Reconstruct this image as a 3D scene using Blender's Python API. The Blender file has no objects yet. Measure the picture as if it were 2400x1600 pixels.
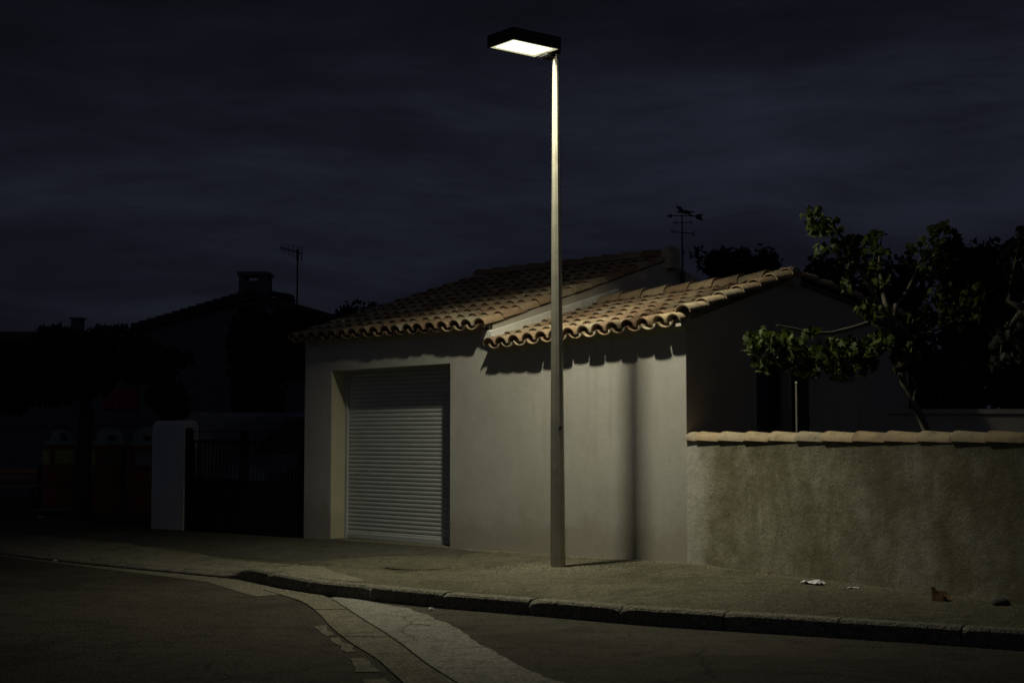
import bpy, math, random
from mathutils import Vector, Matrix, noise as mn
random.seed(11)
R = random.random
def U(a, b): return a + (b - a) * R()

# ------------------------------------------------------------------ camera
FPX = 2400 * 50 / 36.0
CAMH = 1.53
PITCH = math.atan(220 / FPX)
scn = bpy.context.scene
cam = bpy.data.cameras.new('camera')
cam.lens = 50; cam.sensor_width = 36; cam.clip_start = 0.1; cam.clip_end = 2000
camo = bpy.data.objects.new('camera', cam)
scn.collection.objects.link(camo)
camo.location = (0, 0, CAMH)
camo.rotation_euler = (math.pi / 2 + PITCH, 0, 0)
scn.camera = camo
scn.view_settings.view_transform = 'Standard'
scn.view_settings.look = 'None'
scn.view_settings.exposure = 0.0
scn.view_settings.gamma = 1.0
scn.cycles.use_denoising = True
scn.cycles.max_bounces = 6
scn.cycles.sample_clamp_indirect = 3.0
scn.cycles.sample_clamp_direct = 1.6

LAMP_W = 152.0     # street lamp power
LAMP_COL = (0.99, 0.945, 0.70)

# ------------------------------------------------------------------ node helpers
class NT:
    def __init__(s, tree): s.t = tree; s.n = tree.nodes; s.l = tree.links
    def node(s, typ, **kw):
        n = s.n.new(typ)
        for k, v in kw.items():
            if k.startswith('i_'):
                key = k[2:]
                key = int(key) if key.isdigit() else key.replace('_', ' ')
                n.inputs[key].default_value = v
            else: setattr(n, k, v)
        return n
    def link(s, a, b): s.l.new(a, b)
    def ramp(s, fac, stops, interp='LINEAR'):
        n = s.n.new('ShaderNodeValToRGB'); cr = n.color_ramp; cr.interpolation = interp
        while len(cr.elements) < len(stops): cr.elements.new(0.5)
        for e, (p, c) in zip(cr.elements, stops):
            e.position = p; e.color = (c, c, c, 1) if isinstance(c, (int, float)) else (*c, 1)
        s.link(fac, n.inputs[0]); return n.outputs[0]
    def noise(s, vec, scale, detail=4, rough=0.55, dist=0.0, out=0):
        n = s.node('ShaderNodeTexNoise', i_Scale=scale, i_Detail=detail, i_Roughness=rough, i_Distortion=dist)
        if vec is not None: s.link(vec, n.inputs['Vector'])
        return n.outputs[out]
    def mapping(s, vec, scale=(1, 1, 1), rot=(0, 0, 0), loc=(0, 0, 0)):
        n = s.node('ShaderNodeMapping', i_Scale=scale, i_Rotation=rot, i_Location=loc); s.link(vec, n.inputs[0]); return n.outputs[0]
    def mix(s, fac, a, b, typ='MIX'):
        n = s.n.new('ShaderNodeMix'); n.data_type = 'RGBA'; n.blend_type = typ
        for sock, v in ((n.inputs[0], fac), (n.inputs[6], a), (n.inputs[7], b)):
            if isinstance(v, (int, float)): sock.default_value = v
            elif isinstance(v, tuple): sock.default_value = (*v, 1) if len(v) == 3 else v
            else: s.link(v, sock)
        return n.outputs[2]
    def math(s, op, a, b=0.0, clamp=False):
        n = s.n.new('ShaderNodeMath'); n.operation = op; n.use_clamp = clamp
        for i, v in enumerate((a, b)):
            if isinstance(v, (int, float)): n.inputs[i].default_value = v
            else: s.link(v, n.inputs[i])
        return n.outputs[0]

# ------------------------------------------------------------------ night sky
world = bpy.data.worlds.new('World'); scn.world = world; world.use_nodes = True
w = NT(world.node_tree); w.n.clear()
tc = w.node('ShaderNodeTexCoord').outputs['Generated']
sepn = w.node('ShaderNodeSeparateXYZ'); w.link(tc, sepn.inputs[0])
warp = w.noise(w.mapping(tc, (2, 2, 5)), 1.6, 3, 0.5, out=1)
vv = w.mix(0.05, tc, warp, 'ADD')
c1 = w.noise(w.mapping(vv, (1.3, 1.3, 5.5), (0, 0.10, 0), (2.8, 0.7, 0.35)), 1.7, 9, 0.56, 0.25)
c2 = w.noise(w.mapping(vv, (2.6, 2.6, 15.0), (0, 0.12, 0), (3.1, 0, 1.7)), 2.2, 10, 0.62, 0.3)
c = w.math('ADD', w.math('MULTIPLY', c1, 0.66), w.math('MULTIPLY', c2, 0.34))
# band of thinner cloud between the dark overhead layer and the horizon
band = w.ramp(sepn.outputs[2], [(0.0, 0.30), (0.10, 0.42), (0.19, 0.62), (0.245, 0.50), (0.30, 0.12), (0.45, 0.0)])
side = w.ramp(w.math('ADD', w.math('MULTIPLY', sepn.outputs[0], 1.0), 0.5), [(0.10, 0.0), (0.5, 0.75), (0.85, 1.0)])
k = w.math('ADD', w.math('MULTIPLY', w.ramp(c, [(0.38, 0.0), (0.62, 1.0)]), 0.50), w.math('MULTIPLY', band, w.math('ADD', w.math('MULTIPLY', side, 0.6), 0.45)))
skycol = w.ramp(k, [(0.10, (0.0031, 0.0033, 0.0046)), (0.52, (0.0064, 0.0069, 0.0116)), (0.95, (0.0152, 0.0176, 0.0290))])
# unseen sky behind the camera brightened, added as bluish fill light
sky_fill = w.ramp(w.math('ADD', w.math('MULTIPLY', sepn.outputs[1], -0.5), 0.5), [(0.50, 0.0), (0.80, 1.0)])
skycol = w.mix(w.math('MULTIPLY', sky_fill, w.ramp(sepn.outputs[2], [(0.0, 0.0), (0.06, 1.0), (0.8, 0.35)])), skycol, (0.026, 0.029, 0.043))
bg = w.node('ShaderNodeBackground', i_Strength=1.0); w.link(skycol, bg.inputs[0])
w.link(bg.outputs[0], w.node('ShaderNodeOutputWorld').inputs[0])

# ------------------------------------------------------------------ geometry frame of the street
def ray(x, y):
    a = (x - 1200) / FPX; b = (800 - y) / FPX
    return Vector((a, math.cos(PITCH) - b * math.sin(PITCH), math.sin(PITCH) + b * math.cos(PITCH)))
CP = Vector((0, 0, CAMH))
def onz(x, y, z): r = ray(x, y); return CP + r * ((z - CAMH) / r.z)
def ond(x, y, Y): r = ray(x, y); return CP + r * (Y / r.y)
TH = math.radians(44)
UU = Vector((math.cos(TH), -math.sin(TH), 0)); VV = Vector((math.sin(TH), math.cos(TH), 0))
P0 = Vector((-2.8033, 19.2614, 0.0))
def W(t, v, z): return Vector((P0.x + t * UU.x + v * VV.x, P0.y + t * UU.y + v * VV.y, z))
ROTF = -TH    # rotation of the facade frame about z

# ------------------------------------------------------------------ mesh builder
col = scn.collection
class MB:
    def __init__(s): s.v = []; s.f = []; s.tone = []; s.tn = 0.5
    def add(s, vs, fs):
        b = len(s.v); s.v += [tuple(q) for q in vs]
        for f in fs: s.f.append([b + i for i in f]); s.tone.append(s.tn)
    def hexa(s, p):   # p: 8 points, bottom 4 then top 4
        s.add(p, [(0, 3, 2, 1), (4, 5, 6, 7), (0, 1, 5, 4), (1, 2, 6, 5), (2, 3, 7, 6), (3, 0, 4, 7)])
    def box(s, lo, hi, fn=None):
        (a, b, c), (d, e, f) = lo, hi
        p = [(a, b, c), (d, b, c), (d, e, c), (a, e, c), (a, b, f), (d, b, f), (d, e, f), (a, e, f)]
        s.hexa([fn(*q) for q in p] if fn else p)
    def bbox(s, lo, hi, bev=0.01, fn=None):   # chamfered box
        (a, b, c), (d, e, f) = lo, hi; k = bev
        pts = []; 
        for z, i in ((c, k), (c + k, 0), (f - k, 0), (f, k)):
            x0, y0, x1, y1 = a + i, b + i, d - i, e - i
            pts += [(x0 + k, y0, z), (x1 - k, y0, z), (x1, y0 + k, z), (x1, y1 - k, z), (x1 - k, y1, z), (x0 + k, y1, z), (x0, y1 - k, z), (x0, y0 + k, z)]
        fs = [tuple(reversed(range(8))), tuple(range(24, 32))]
        for r in range(3):
            for i in range(8):
                j = (i + 1) % 8; fs.append((r * 8 + i, r * 8 + j, r * 8 + 8 + j, r * 8 + 8 + i))
        s.add([fn(*q) for q in pts] if fn else pts, fs)
    def tube(s, pts, rad, n=8, cap=True):
        pts = [Vector(p) for p in pts]
        if isinstance(rad, (int, float)): rad = [rad] * len(pts)
        rings = []; up = Vector((0, 0, 1))
        for i, p in enumerate(pts):
            d = (pts[min(i + 1, len(pts) - 1)] - pts[max(i - 1, 0)]).normalized()
            x = d.cross(up)
            if x.length < 0.05: x = d.cross(Vector((0, 1, 0)))
            x.normalize(); y = d.cross(x).normalized()
            rings.append([p + (x * math.cos(a) + y * math.sin(a)) * rad[i] for a in [2 * math.pi * k / n for k in range(n)]])
        vs = [q for r in rings for q in r]; fs = []
        for i in range(len(pts) - 1):
            for k in range(n):
                j = (k + 1) % n; fs.append((i * n + k, i * n + j, i * n + n + j, i * n + n + k))
        if cap: fs += [tuple(range(n)), tuple(reversed(range((len(pts) - 1) * n, len(pts) * n)))]
        s.add(vs, fs)
    def prism(s, poly, d):     # poly: list of Vectors, d: extrusion vector
        n = len(poly); d = Vector(d); poly = [Vector(p) for p in poly]
        s.add(poly + [p + d for p in poly], [tuple(range(n)), tuple(reversed(range(n, 2 * n)))] + [(i, i + n, (i + 1) % n + n, (i + 1) % n) for i in range(n)])
    def lathe(s, prof, c=(0, 0, 0), n=24, sq=0.0):
        vs = []
        for (r, z) in prof:
            for k in range(n):
                a = 2 * math.pi * k / n
                q = 1.0
                if sq: q = 1 / (abs(math.cos(a)) ** sq + abs(math.sin(a)) ** sq) ** (1 / sq)
                vs.append((c[0] + r * q * math.cos(a), c[1] + r * q * math.sin(a), c[2] + z))
        fs = []
        for i in range(len(prof) - 1):
            for k in range(n):
                j = (k + 1) % n; fs.append((i * n + k, i * n + j, i * n + n + j, i * n + n + k))
        fs += [tuple(reversed(range(n))), tuple(range((len(prof) - 1) * n, len(prof) * n))]
        s.add(vs, fs)
    def build(s, name, mat, parent=None, smooth=False, base=None):
        me = bpy.data.meshes.new(name)
        vs = s.v
        if base is not None: vs = [(x - base[0], y - base[1], z - base[2]) for x, y, z in vs]
        me.from_pydata(vs, [], s.f); me.update()
        at = me.attributes.new('tone', 'FLOAT', 'FACE'); at.data.foreach_set('value', s.tone)
        me.materials.append(mat)
        o = bpy.data.objects.new(name, me); col.objects.link(o)
        if base is not None: o.location = base
        if parent is not None:
            o.parent = parent
            if base is not None: o.location = Vector(base) - wloc(parent)
            else: o.location = -wloc(parent)
        import bmesh
        bm = bmesh.new(); bm.from_mesh(me); bmesh.ops.recalc_face_normals(bm, faces=bm.faces) if len(me.polygons) < 30000 and not getattr(s, 'norecalc', False) else None
        bm.to_mesh(me); bm.free()
        if smooth:
            me.polygons.foreach_set('use_smooth', [True] * len(me.polygons))
            try: me.set_sharp_from_angle(angle=math.radians(smooth if smooth > 1 else 40))
            except Exception: pass
        return o
def wloc(o):
    p = Vector((0, 0, 0))
    while o is not None: p += o.location; o = o.parent
    return p
def tag(o, label=None, cat=None, group=None, kind=None):
    for k_, v_ in (('label', label), ('category', cat), ('group', group), ('kind', kind)):
        if v_: o[k_] = v_
    return o
def empty(name, loc, label, cat, group=None):
    o = bpy.data.objects.new(name, None); col.objects.link(o); o.location = loc; o.empty_display_size = 0.2
    return tag(o, label, cat, group)

# ------------------------------------------------------------------ materials
def mat(name, rough=0.85, spec=0.25):
    m = bpy.data.materials.new(name); m.use_nodes = True
    t = NT(m.node_tree); b = t.n['Principled BSDF']
    b.inputs['Roughness'].default_value = rough; b.inputs['Specular IOR Level'].default_value = spec
    return m, t, b
def bump(t, b, h, dist=0.01, strength=0.6):
    n = t.node('ShaderNodeBump', i_Distance=dist, i_Strength=strength); t.link(h, n.inputs['Height']); t.link(n.outputs[0], b.inputs['Normal'])
def geo(t): return t.node('ShaderNodeNewGeometry').outputs['Position']
def plain(name, c, rough=0.7, var=0.25, scale=6, metal=0.0, bmp=0.0, spec=0.3):
    m, t, b = mat(name, rough, spec); p = geo(t)
    n1 = t.noise(p, scale, 6, 0.6)
    lo = tuple(x * (1 - var) for x in c); hi = tuple(min(1, x * (1 + var)) for x in c)
    t.link(t.ramp(n1, [(0.3, lo), (0.7, hi)]), b.inputs['Base Color'])
    b.inputs['Metallic'].default_value = metal
    if bmp: bump(t, b, t.noise(p, scale * 12, 3), bmp, 0.5)
    return m

def stucco(name, c, grime=1.0):
    m, t, b = mat(name, 0.92, 0.15); p = geo(t)
    big = t.noise(p, 0.9, 7, 0.68); mid = t.noise(t.mapping(p, (3, 3, 0.7)), 1.3, 8, 0.72, 0.4)
    fine = t.noise(p, 90, 3, 0.7)
    a = t.ramp(big, [(0.3, tuple(x * 0.82 for x in c)), (0.7, tuple(x * 1.08 for x in c))])
    a = t.mix(t.ramp(mid, [(0.50, 0.0), (0.72, 0.5)]), a, tuple(x * y for x, y in zip(c, (0.72, 0.70, 0.62))))
    a = t.mix(t.ramp(fine, [(0.35, 0.30), (0.6, 0.0)]), a, tuple(x * 0.72 for x in c))
    sp = t.node('ShaderNodeSeparateXYZ'); t.link(p, sp.inputs[0])
    hz = t.math('SUBTRACT', sp.outputs[2], t.math('MULTIPLY', t.noise(p, 2.2, 5, 0.65), 0.9))
    low = t.ramp(hz, [(0.0, 0.55), (0.25, 0.15), (0.75, 0.0)])
    a = t.mix(t.math('MULTIPLY', low, grime), a, tuple(x * y for x, y in zip(c, (0.50, 0.46, 0.34))))
    drip = t.math('MULTIPLY', t.ramp(t.noise(t.mapping(p, (7, 7, 0.35)), 1.4, 5, 0.6), [(0.54, 0.0), (0.70, 0.28)]), t.ramp(t.noise(p, 0.8, 3), [(0.42, 0.0), (0.6, 1.0)]))
    a = t.mix(drip, a, tuple(x * y for x, y in zip(c, (0.50, 0.47, 0.38))))
    vc = t.node('ShaderNodeTexVoronoi', feature='DISTANCE_TO_EDGE', i_Scale=0.55); t.link(t.mix(0.30, p, t.noise(p, 2.5, 6, 0.7, out=1), 'ADD'), vc.inputs['Vector'])
    hair = t.math('MULTIPLY', t.ramp(vc.outputs['Distance'], [(0.0, 1.0), (0.0055, 0.0)]), t.ramp(t.noise(p, 0.5, 2, 0.5, 0.3), [(0.50, 0.0), (0.58, 0.16)]))
    a = t.mix(hair, a, tuple(x * 0.3 for x in c))
    t.link(a, b.inputs['Base Color'])
    bump(t, b, t.math('ADD', t.noise(p, 140, 4, 0.7), t.math('MULTIPLY', t.noise(p, 7, 4), 0.6)), 0.009, 0.7)
    return m
M_STUC = stucco('stucco', (0.50, 0.485, 0.45))
M_GABLE = stucco('gable_stucco', (0.50, 0.46, 0.39), 0.6)
M_STRIP = stucco('pale_render', (0.74, 0.72, 0.67), 0.0)
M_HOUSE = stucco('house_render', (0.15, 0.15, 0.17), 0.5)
M_CONCW = stucco('pillar_render', (0.62, 0.61, 0.58), 0.5)
M_REVEAL = stucco('reveal', (0.52, 0.49, 0.36), 0.6)

def oldwall():
    m, t, b = mat('old_render', 0.95, 0.1); p = geo(t)
    streak = t.noise(t.mapping(p, (1.7, 1.7, 0.8)), 1.5, 8, 0.74, 0.9)
    blot = t.noise(t.mapping(p, (1, 1, 0.8)), 2.2, 8, 0.72, 0.3)
    fine = t.noise(p, 60, 4, 0.75)
    a = t.ramp(streak, [(0.32, (0.17, 0.160, 0.105)), (0.47, (0.275, 0.262, 0.195)), (0.66, (0.385, 0.37, 0.30))])
    a = t.mix(t.ramp(blot, [(0.44, 0.0), (0.60, 0.75)]), a, (0.155, 0.140, 0.085))
    sp = t.node('ShaderNodeSeparateXYZ'); t.link(p, sp.inputs[0])
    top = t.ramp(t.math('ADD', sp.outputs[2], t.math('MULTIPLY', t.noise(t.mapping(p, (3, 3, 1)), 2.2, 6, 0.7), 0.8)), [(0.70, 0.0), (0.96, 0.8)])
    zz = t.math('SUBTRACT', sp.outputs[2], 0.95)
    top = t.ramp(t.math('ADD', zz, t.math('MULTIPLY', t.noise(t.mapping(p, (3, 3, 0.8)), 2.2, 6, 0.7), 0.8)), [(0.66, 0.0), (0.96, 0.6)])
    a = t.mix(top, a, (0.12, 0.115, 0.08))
    a = t.mix(t.ramp(fine, [(0.36, 0.6), (0.56, 0.0)]), a, (0.11, 0.10, 0.06))
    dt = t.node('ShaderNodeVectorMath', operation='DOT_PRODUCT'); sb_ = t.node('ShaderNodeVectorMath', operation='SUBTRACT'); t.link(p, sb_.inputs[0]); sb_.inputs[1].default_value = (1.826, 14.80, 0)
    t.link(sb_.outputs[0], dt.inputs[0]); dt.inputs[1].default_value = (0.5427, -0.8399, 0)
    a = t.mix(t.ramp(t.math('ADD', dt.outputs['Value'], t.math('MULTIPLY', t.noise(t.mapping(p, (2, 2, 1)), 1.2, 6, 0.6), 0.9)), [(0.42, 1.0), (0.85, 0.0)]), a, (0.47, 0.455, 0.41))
    t.link(a, b.inputs['Base Color'])
    bump(t, b, t.math('ADD', t.noise(p, 70, 5, 0.75), t.math('MULTIPLY', t.noise(p, 6, 5), 2.0)), 0.012, 0.7)
    return m
M_OLD = oldwall()

def tilemat():
    m, t, b = mat('clay_tile', 0.9, 0.15); p = geo(t)
    tone = t.node('ShaderNodeAttribute', attribute_name='tone').outputs['Fac']
    a = t.ramp(tone, [(0.0, (0.21, 0.130, 0.085)), (0.3, (0.27, 0.175, 0.110)), (0.55, (0.31, 0.225, 0.140)), (0.8, (0.40, 0.315, 0.205)), (1.0, (0.30, 0.255, 0.185))])
    n1 = t.noise(p, 9, 7, 0.7); n2 = t.noise(p, 38, 5, 0.7)
    a = t.mix(t.ramp(n1, [(0.46, 0.0), (0.66, 0.6)]), a, (0.105, 0.088, 0.062))
    a = t.mix(t.ramp(n2, [(0.55, 0.0), (0.72, 0.6)]), a, (0.42, 0.37, 0.26))
    t.link(a, b.inputs['Base Color'])
    bump(t, b, t.noise(p, 60, 5, 0.7), 0.006, 0.5)
    return m
M_TILE = tilemat()
M_DTILE = plain('dark_tile', (0.10, 0.06, 0.045), 0.9, 0.4, 3)
M_MORTAR = plain('mortar', (0.36, 0.33, 0.27), 0.95, 0.2, 9, bmp=0.006)

def asphalt(name, c1, c2, sc=1.0, patch=None):
    m, t, b = mat(name, 0.93, 0.12); p = geo(t)
    big = t.noise(p, 0.55 * sc, 6, 0.62, 0.4); mid = t.noise(p, 5 * sc, 6, 0.7); fine = t.noise(p, 34, 5, 0.85)
    vor = t.node('ShaderNodeTexVoronoi', i_Scale=42.0); t.link(p, vor.inputs['Vector'])
    a = t.ramp(big, [(0.32, c1), (0.68, c2)])
    a = t.mix(t.ramp(mid, [(0.48, 0.0), (0.66, 0.7)]), a, tuple(x * 0.45 for x in c1))
    a = t.mix(t.ramp(fine, [(0.5, 0.0), (0.70, 0.9)]), a, tuple(min(1, x * 1.9) for x in c2))
    a = t.mix(t.ramp(fine, [(0.32, 0.85), (0.48, 0.0)]), a, tuple(x * 0.35 for x in c1))
    if patch: a = t.mix(t.ramp(t.noise(t.mapping(p, (1, 1, 1), (0, 0, 0.6)), patch, 5, 0.65, 1.0), [(0.52, 0.0), (0.60, 0.5)]), a, tuple(x * 0.62 for x in c1))
    if 'road' in name or 'concrete' in name:      # fine branching cracks
        ve = t.node('ShaderNodeTexVoronoi', feature='DISTANCE_TO_EDGE', i_Scale=0.75); wv_ = t.mix(0.22, p, t.noise(p, 3.0, 5, 0.65, out=1), 'ADD'); t.link(wv_, ve.inputs['Vector'])
        cr_ = t.math('MULTIPLY', t.ramp(ve.outputs['Distance'], [(0.0, 1.0), (0.010, 0.0)]), t.ramp(t.noise(p, 0.6, 2), [(0.48, 0.0), (0.56, 0.85)]))
        a = t.mix(cr_, a, tuple(x * 0.25 for x in c1))
    t.link(a, b.inputs['Base Color'])
    h = t.math('ADD', t.math('MULTIPLY', vor.outputs['Distance'], 0.8), t.math('ADD', fine, t.math('MULTIPLY', mid, 1.5)))
    bump(t, b, h, 0.020, 0.9)
    return m
M_ROAD = asphalt('road_asphalt', (0.046, 0.041, 0.032), (0.070, 0.063, 0.050), 1.0, 0.7)
M_PAVE = asphalt('pavement_asphalt', (0.074, 0.070, 0.046), (0.128, 0.121, 0.086), 1.2, 0.9)
M_DARKPAVE = asphalt('darker_asphalt', (0.068, 0.066, 0.052), (0.090, 0.087, 0.070), 1.0)
M_YARD = asphalt('yard_earth', (0.05, 0.045, 0.03), (0.08, 0.07, 0.05), 1.0)
M_CONC = asphalt('gutter_concrete', (0.135, 0.125, 0.092), (0.185, 0.172, 0.130), 1.5)
M_APRON = asphalt('apron_concrete', (0.185, 0.178, 0.150), (0.25, 0.24, 0.21), 1.3)
M_KERB = asphalt('kerb_stone', (0.14, 0.134, 0.105), (0.20, 0.19, 0.15), 2.0)
M_PCONC = asphalt('pavement_concrete', (0.150, 0.142, 0.100), (0.205, 0.195, 0.145), 1.1, 0.8)

def shutter_mat():
    m, t, b = mat('shutter', 0.45, 0.4); p = geo(t)
    n = t.noise(t.mapping(p, (2, 2, 6)), 2.0, 5, 0.6)
    a = t.ramp(n, [(0.3, (0.38, 0.395, 0.40)), (0.7, (0.46, 0.475, 0.48))])
    t.link(a, b.inputs['Base Color']); return m
M_SHUT = shutter_mat()
M_POLE = plain('galvanised_pole', (0.42, 0.405, 0.33), 0.47, 0.15, 8, 0.74, 0.001, 0.45)
M_BLACK = plain('black_paint', (0.012, 0.012, 0.014), 0.5, 0.2, 8)
M_GATE = plain('gate_paint', (0.010, 0.010, 0.012), 0.45, 0.3, 5)
M_HOUSING = plain('housing', (0.030, 0.030, 0.032), 0.5, 0.2, 8)
M_RIM = plain('lamp_inner', (0.5, 0.48, 0.38), 0.7, 0.1, 8)
M_BARK = plain('bark', (0.13, 0.115, 0.085), 0.95, 0.4, 14, bmp=0.01)
M_DBARK = plain('dark_bark', (0.05, 0.04, 0.03), 0.95, 0.3, 14, bmp=0.01)
M_GLASS = plain('dark_glass', (0.012, 0.013, 0.017), 0.08, 0.1, 3, spec=0.6)
M_BINR = plain('bin_red', (0.25, 0.065, 0.045), 0.55, 0.25, 4)
M_BIND = plain('bin_dome', (0.24, 0.28, 0.25), 0.55, 0.25, 4)
M_LABY = plain('label_yellow', (0.40, 0.40, 0.11), 0.6, 0.35, 22)
M_LABG = plain('label_green', (0.14, 0.18, 0.07), 0.6, 0.35, 22)
M_LABW = plain('label_grey', (0.22, 0.20, 0.22), 0.6, 0.35, 22)
M_WOOD = plain('bench_wood', (0.34, 0.18, 0.08), 0.7, 0.3, 7)
M_RED = plain('red_shutter', (0.24, 0.035, 0.04), 0.6, 0.2, 4)
M_VAN = plain('van_paint', (0.12, 0.14, 0.19), 0.3, 0.05, 2, spec=0.5)
M_TYRE = plain('rubber', (0.02, 0.02, 0.02), 0.8)
M_PAPER = plain('paper', (0.62, 0.62, 0.66), 0.8, 0.08, 14)
M_CARTON = plain('carton', (0.30, 0.19, 0.09), 0.8, 0.6, 22)
M_BAG = plain('dark_bag', (0.035, 0.035, 0.035), 0.9, 0.3, 12)
M_GRAV = plain('gravel_stone', (0.20, 0.185, 0.13), 0.9, 0.85, 40)

def leafmat(name, c, tr=0.3):
    m, t, b = mat(name, 0.6, 0.25)
    tone = t.node('ShaderNodeAttribute', attribute_name='tone').outputs['Fac']
    a = t.ramp(tone, [(0.0, tuple(x * 0.5 for x in c)), (0.6, c), (1.0, (c[0] * 1.9, c[1] * 1.5, c[2] * 1.1))])
    t.link(a, b.inputs['Base Color'])
    tl = t.node('ShaderNodeBsdfTranslucent'); t.link(a, tl.inputs[0])
    mx = t.node('ShaderNodeMixShader', i_0=tr); t.link(b.outputs[0], mx.inputs[1]); t.link(tl.outputs[0], mx.inputs[2])
    t.link(mx.outputs[0], t.n['Material Output'].inputs[0]); return m
M_LEAF = leafmat('mulberry_leaf', (0.054, 0.084, 0.013))
M_DLEAF = leafmat('dark_leaf', (0.022, 0.032, 0.012), 0.15)

mE = bpy.data.materials.new('lamp_light'); mE.use_nodes = True; tE = NT(mE.node_tree); tE.n.clear()
em = tE.node('ShaderNodeEmission', i_Strength=0.62); em.inputs[0].default_value = (1.0, 0.98, 0.62, 1)
tE.link(em.outputs[0], tE.node('ShaderNodeOutputMaterial').inputs[0])

# ------------------------------------------------------------------ ground, road, kerb, pavement
def sheet(name, poly, z, m, kind='structure'):
    b = MB(); b.norecalc = True
    b.add([(p[0], p[1], z) for p in poly], [tuple(range(len(poly)))])
    o = b.build(name, m)
    if o.data.polygons[0].normal.z < 0: o.data.flip_normals()
    return tag(o, kind=kind)
sheet('ground', [(-500, -500), (500, -500), (500, 500), (-500, 500)], -0.02, M_YARD)
sheet('road', [(-70, -30), (60, -30), (60, 30), (10, 45), (-70, 90)], 0.0, M_ROAD)

KP = [(-24, 37), (-12.6, 24.6), (-6.59, 18.46), (-5.64, 17.52), (-4.42, 16.47), (-3.06, 15.38), (-2.76, 15.05), (-2.01, 13.96), (-1.35, 13.35), (-0.69, 12.80), (0.1, 12.28), (0.70, 11.86), (1.23, 11.52), (2.58, 10.85), (3.62, 10.28), (6.5, 8.6), (12, 5)]
def catmull(P, n=8):
    out = []
    for i in range(len(P) - 1):
        p0 = Vector(P[max(i - 1, 0)]); p1 = Vector(P[i]); p2 = Vector(P[i + 1]); p3 = Vector(P[min(i + 2, len(P) - 1)])
        for k in range(n):
            s = k / n
            out.append(0.5 * ((2 * p1) + (p2 - p0) * s + (2 * p0 - 5 * p1 + 4 * p2 - p3) * s * s + (3 * p1 - p0 - 3 * p2 + p3) * s ** 3))
    out.append(Vector(P[-1])); return out
KC = [Vector((q[0], q[1])) for q in catmull(KP, 10)]
def resample(C, step):
    acc = [0]
    for a, b in zip(C, C[1:]): acc.append(acc[-1] + (b - a).length)
    L = acc[-1]; n = int(L / step); out = []; j = 0
    for i in range(n + 1):
        s = L * i / n
        while j < len(C) - 2 and acc[j + 1] < s: j += 1
        f = (s - acc[j]) / max(1e-9, acc[j + 1] - acc[j]); out.append(C[j].lerp(C[j + 1], f))
    return out
KD = resample(KC, 0.10)
def kerb_h(p):      # dropped kerb to the left of the corner
    f = (p.x + 3.15) / 0.42; f = max(0.0, min(1.0, f)); f = f * f * (3 - 2 * f)
    return 0.045 + 0.092 * f
def knormal(i):
    a = KD[max(0, i - 2)]; b = KD[min(len(KD) - 1, i + 2)]; d = (b - a).normalized()
    return Vector((-d.y, d.x)) if True else None
i0 = min(range(len(KD)), key=lambda i: (KD[i] - Vector((-2.01, 13.96))).length)
SL = 9    # samples per stone
kb = MB(); kw = 0.15
start = i0 % SL
random.seed(5)
for s0 in range(start, len(KD) - SL, SL):
    secs = []; chipL = U(0.3, 1) if R() < 0.45 else 0.15; chipR = U(0.3, 1) if R() < 0.45 else 0.15
    dz = U(-0.004, 0.004)
    for q in range(0, 15):
        fr = q / 14.0; pos = s0 + 0.05 + fr * (SL - 0.10)
        a = int(pos); f = pos - a; p = KD[a].lerp(KD[min(a + 1, len(KD) - 1)], f); n = knormal(a)
        h = kerb_h(p) + dz; e = min(fr, 1 - fr) * 0.9
        ch = chipL if fr < 0.5 else chipR
        c = 0.030 * ch * math.exp(-(e / (0.035 + 0.05 * ch)) ** 2) * U(0.6, 1.3) + 0.0025 * R()
        lean = 0.016
        P = [(p, -0.03), (p + n * 0.002, h * 0.5), (p + n * (lean * 0.5 + 0.002), h - 0.022 - c), (p + n * (lean + 0.007 + c * 0.5), h - 0.007 - c * 0.7), (p + n * (lean + 0.022 + c), h - c * 0.4), (p + n * kw, h + 0.002 - c * 0.2), (p + n * kw, -0.03)]
        secs.append([(v_.x + U(-.0015, .0015), v_.y + U(-.0015, .0015), z_) for v_, z_ in P])
    m_ = len(secs[0]); vs = [q for s_ in secs for q in s_]; fs = []
    for i in range(len(secs) - 1):
        for j in range(m_ - 1): fs.append((i * m_ + j, i * m_ + j + 1, i * m_ + m_ + j + 1, i * m_ + m_ + j))
    fs += [tuple(range(m_)), tuple(reversed(range((len(secs) - 1) * m_, len(secs) * m_)))]
    kb.add(vs, fs)
tag(kb.build('kerb', M_KERB), kind='structure')

# building line that closes the pavement at the back
def basez(t): return 0.15 + t * (0.066 / 6.42) if t > 0 else 0.15 + t * 0.0095
CORNER = W(6.42, 0, 0.2)
LWD = Vector((3.93 - 1.818, 11.56 - 14.83, 0)).normalized()
def LW(s, o=0.0, z=0.0):    # along the low garden wall; o to the back (right-hand) side
    n = Vector((-LWD.y, LWD.x, 0))
    return Vector((1.8125, 14.8035, 0)) + LWD * s + n * o + Vector((0, 0, z))
def backpt(t):
    if t <= 6.42:
        if t < -3.8:
            e = -3.8 - t; q = W(-3.8, 0, 0) + Vector((-0.80, 0.98, 0)) * e * 1.35; return (q.x, q.y, 0.114)
        q = W(t, 0.02, 0); return (q.x, q.y, basez(t))
    q = LW(t - 6.42, 0.02); return (q.x, q.y, 0.216 - 0.004 * (t - 6.42))
# choose for every kerb sample a matching point of the back line
nb = 260; T0, T1 = -24.0, 15.5
kk = [KD[min(len(KD) - 1, int(round(i * (len(KD) - 1) / nb)))] for i in range(nb + 1)]
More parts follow.
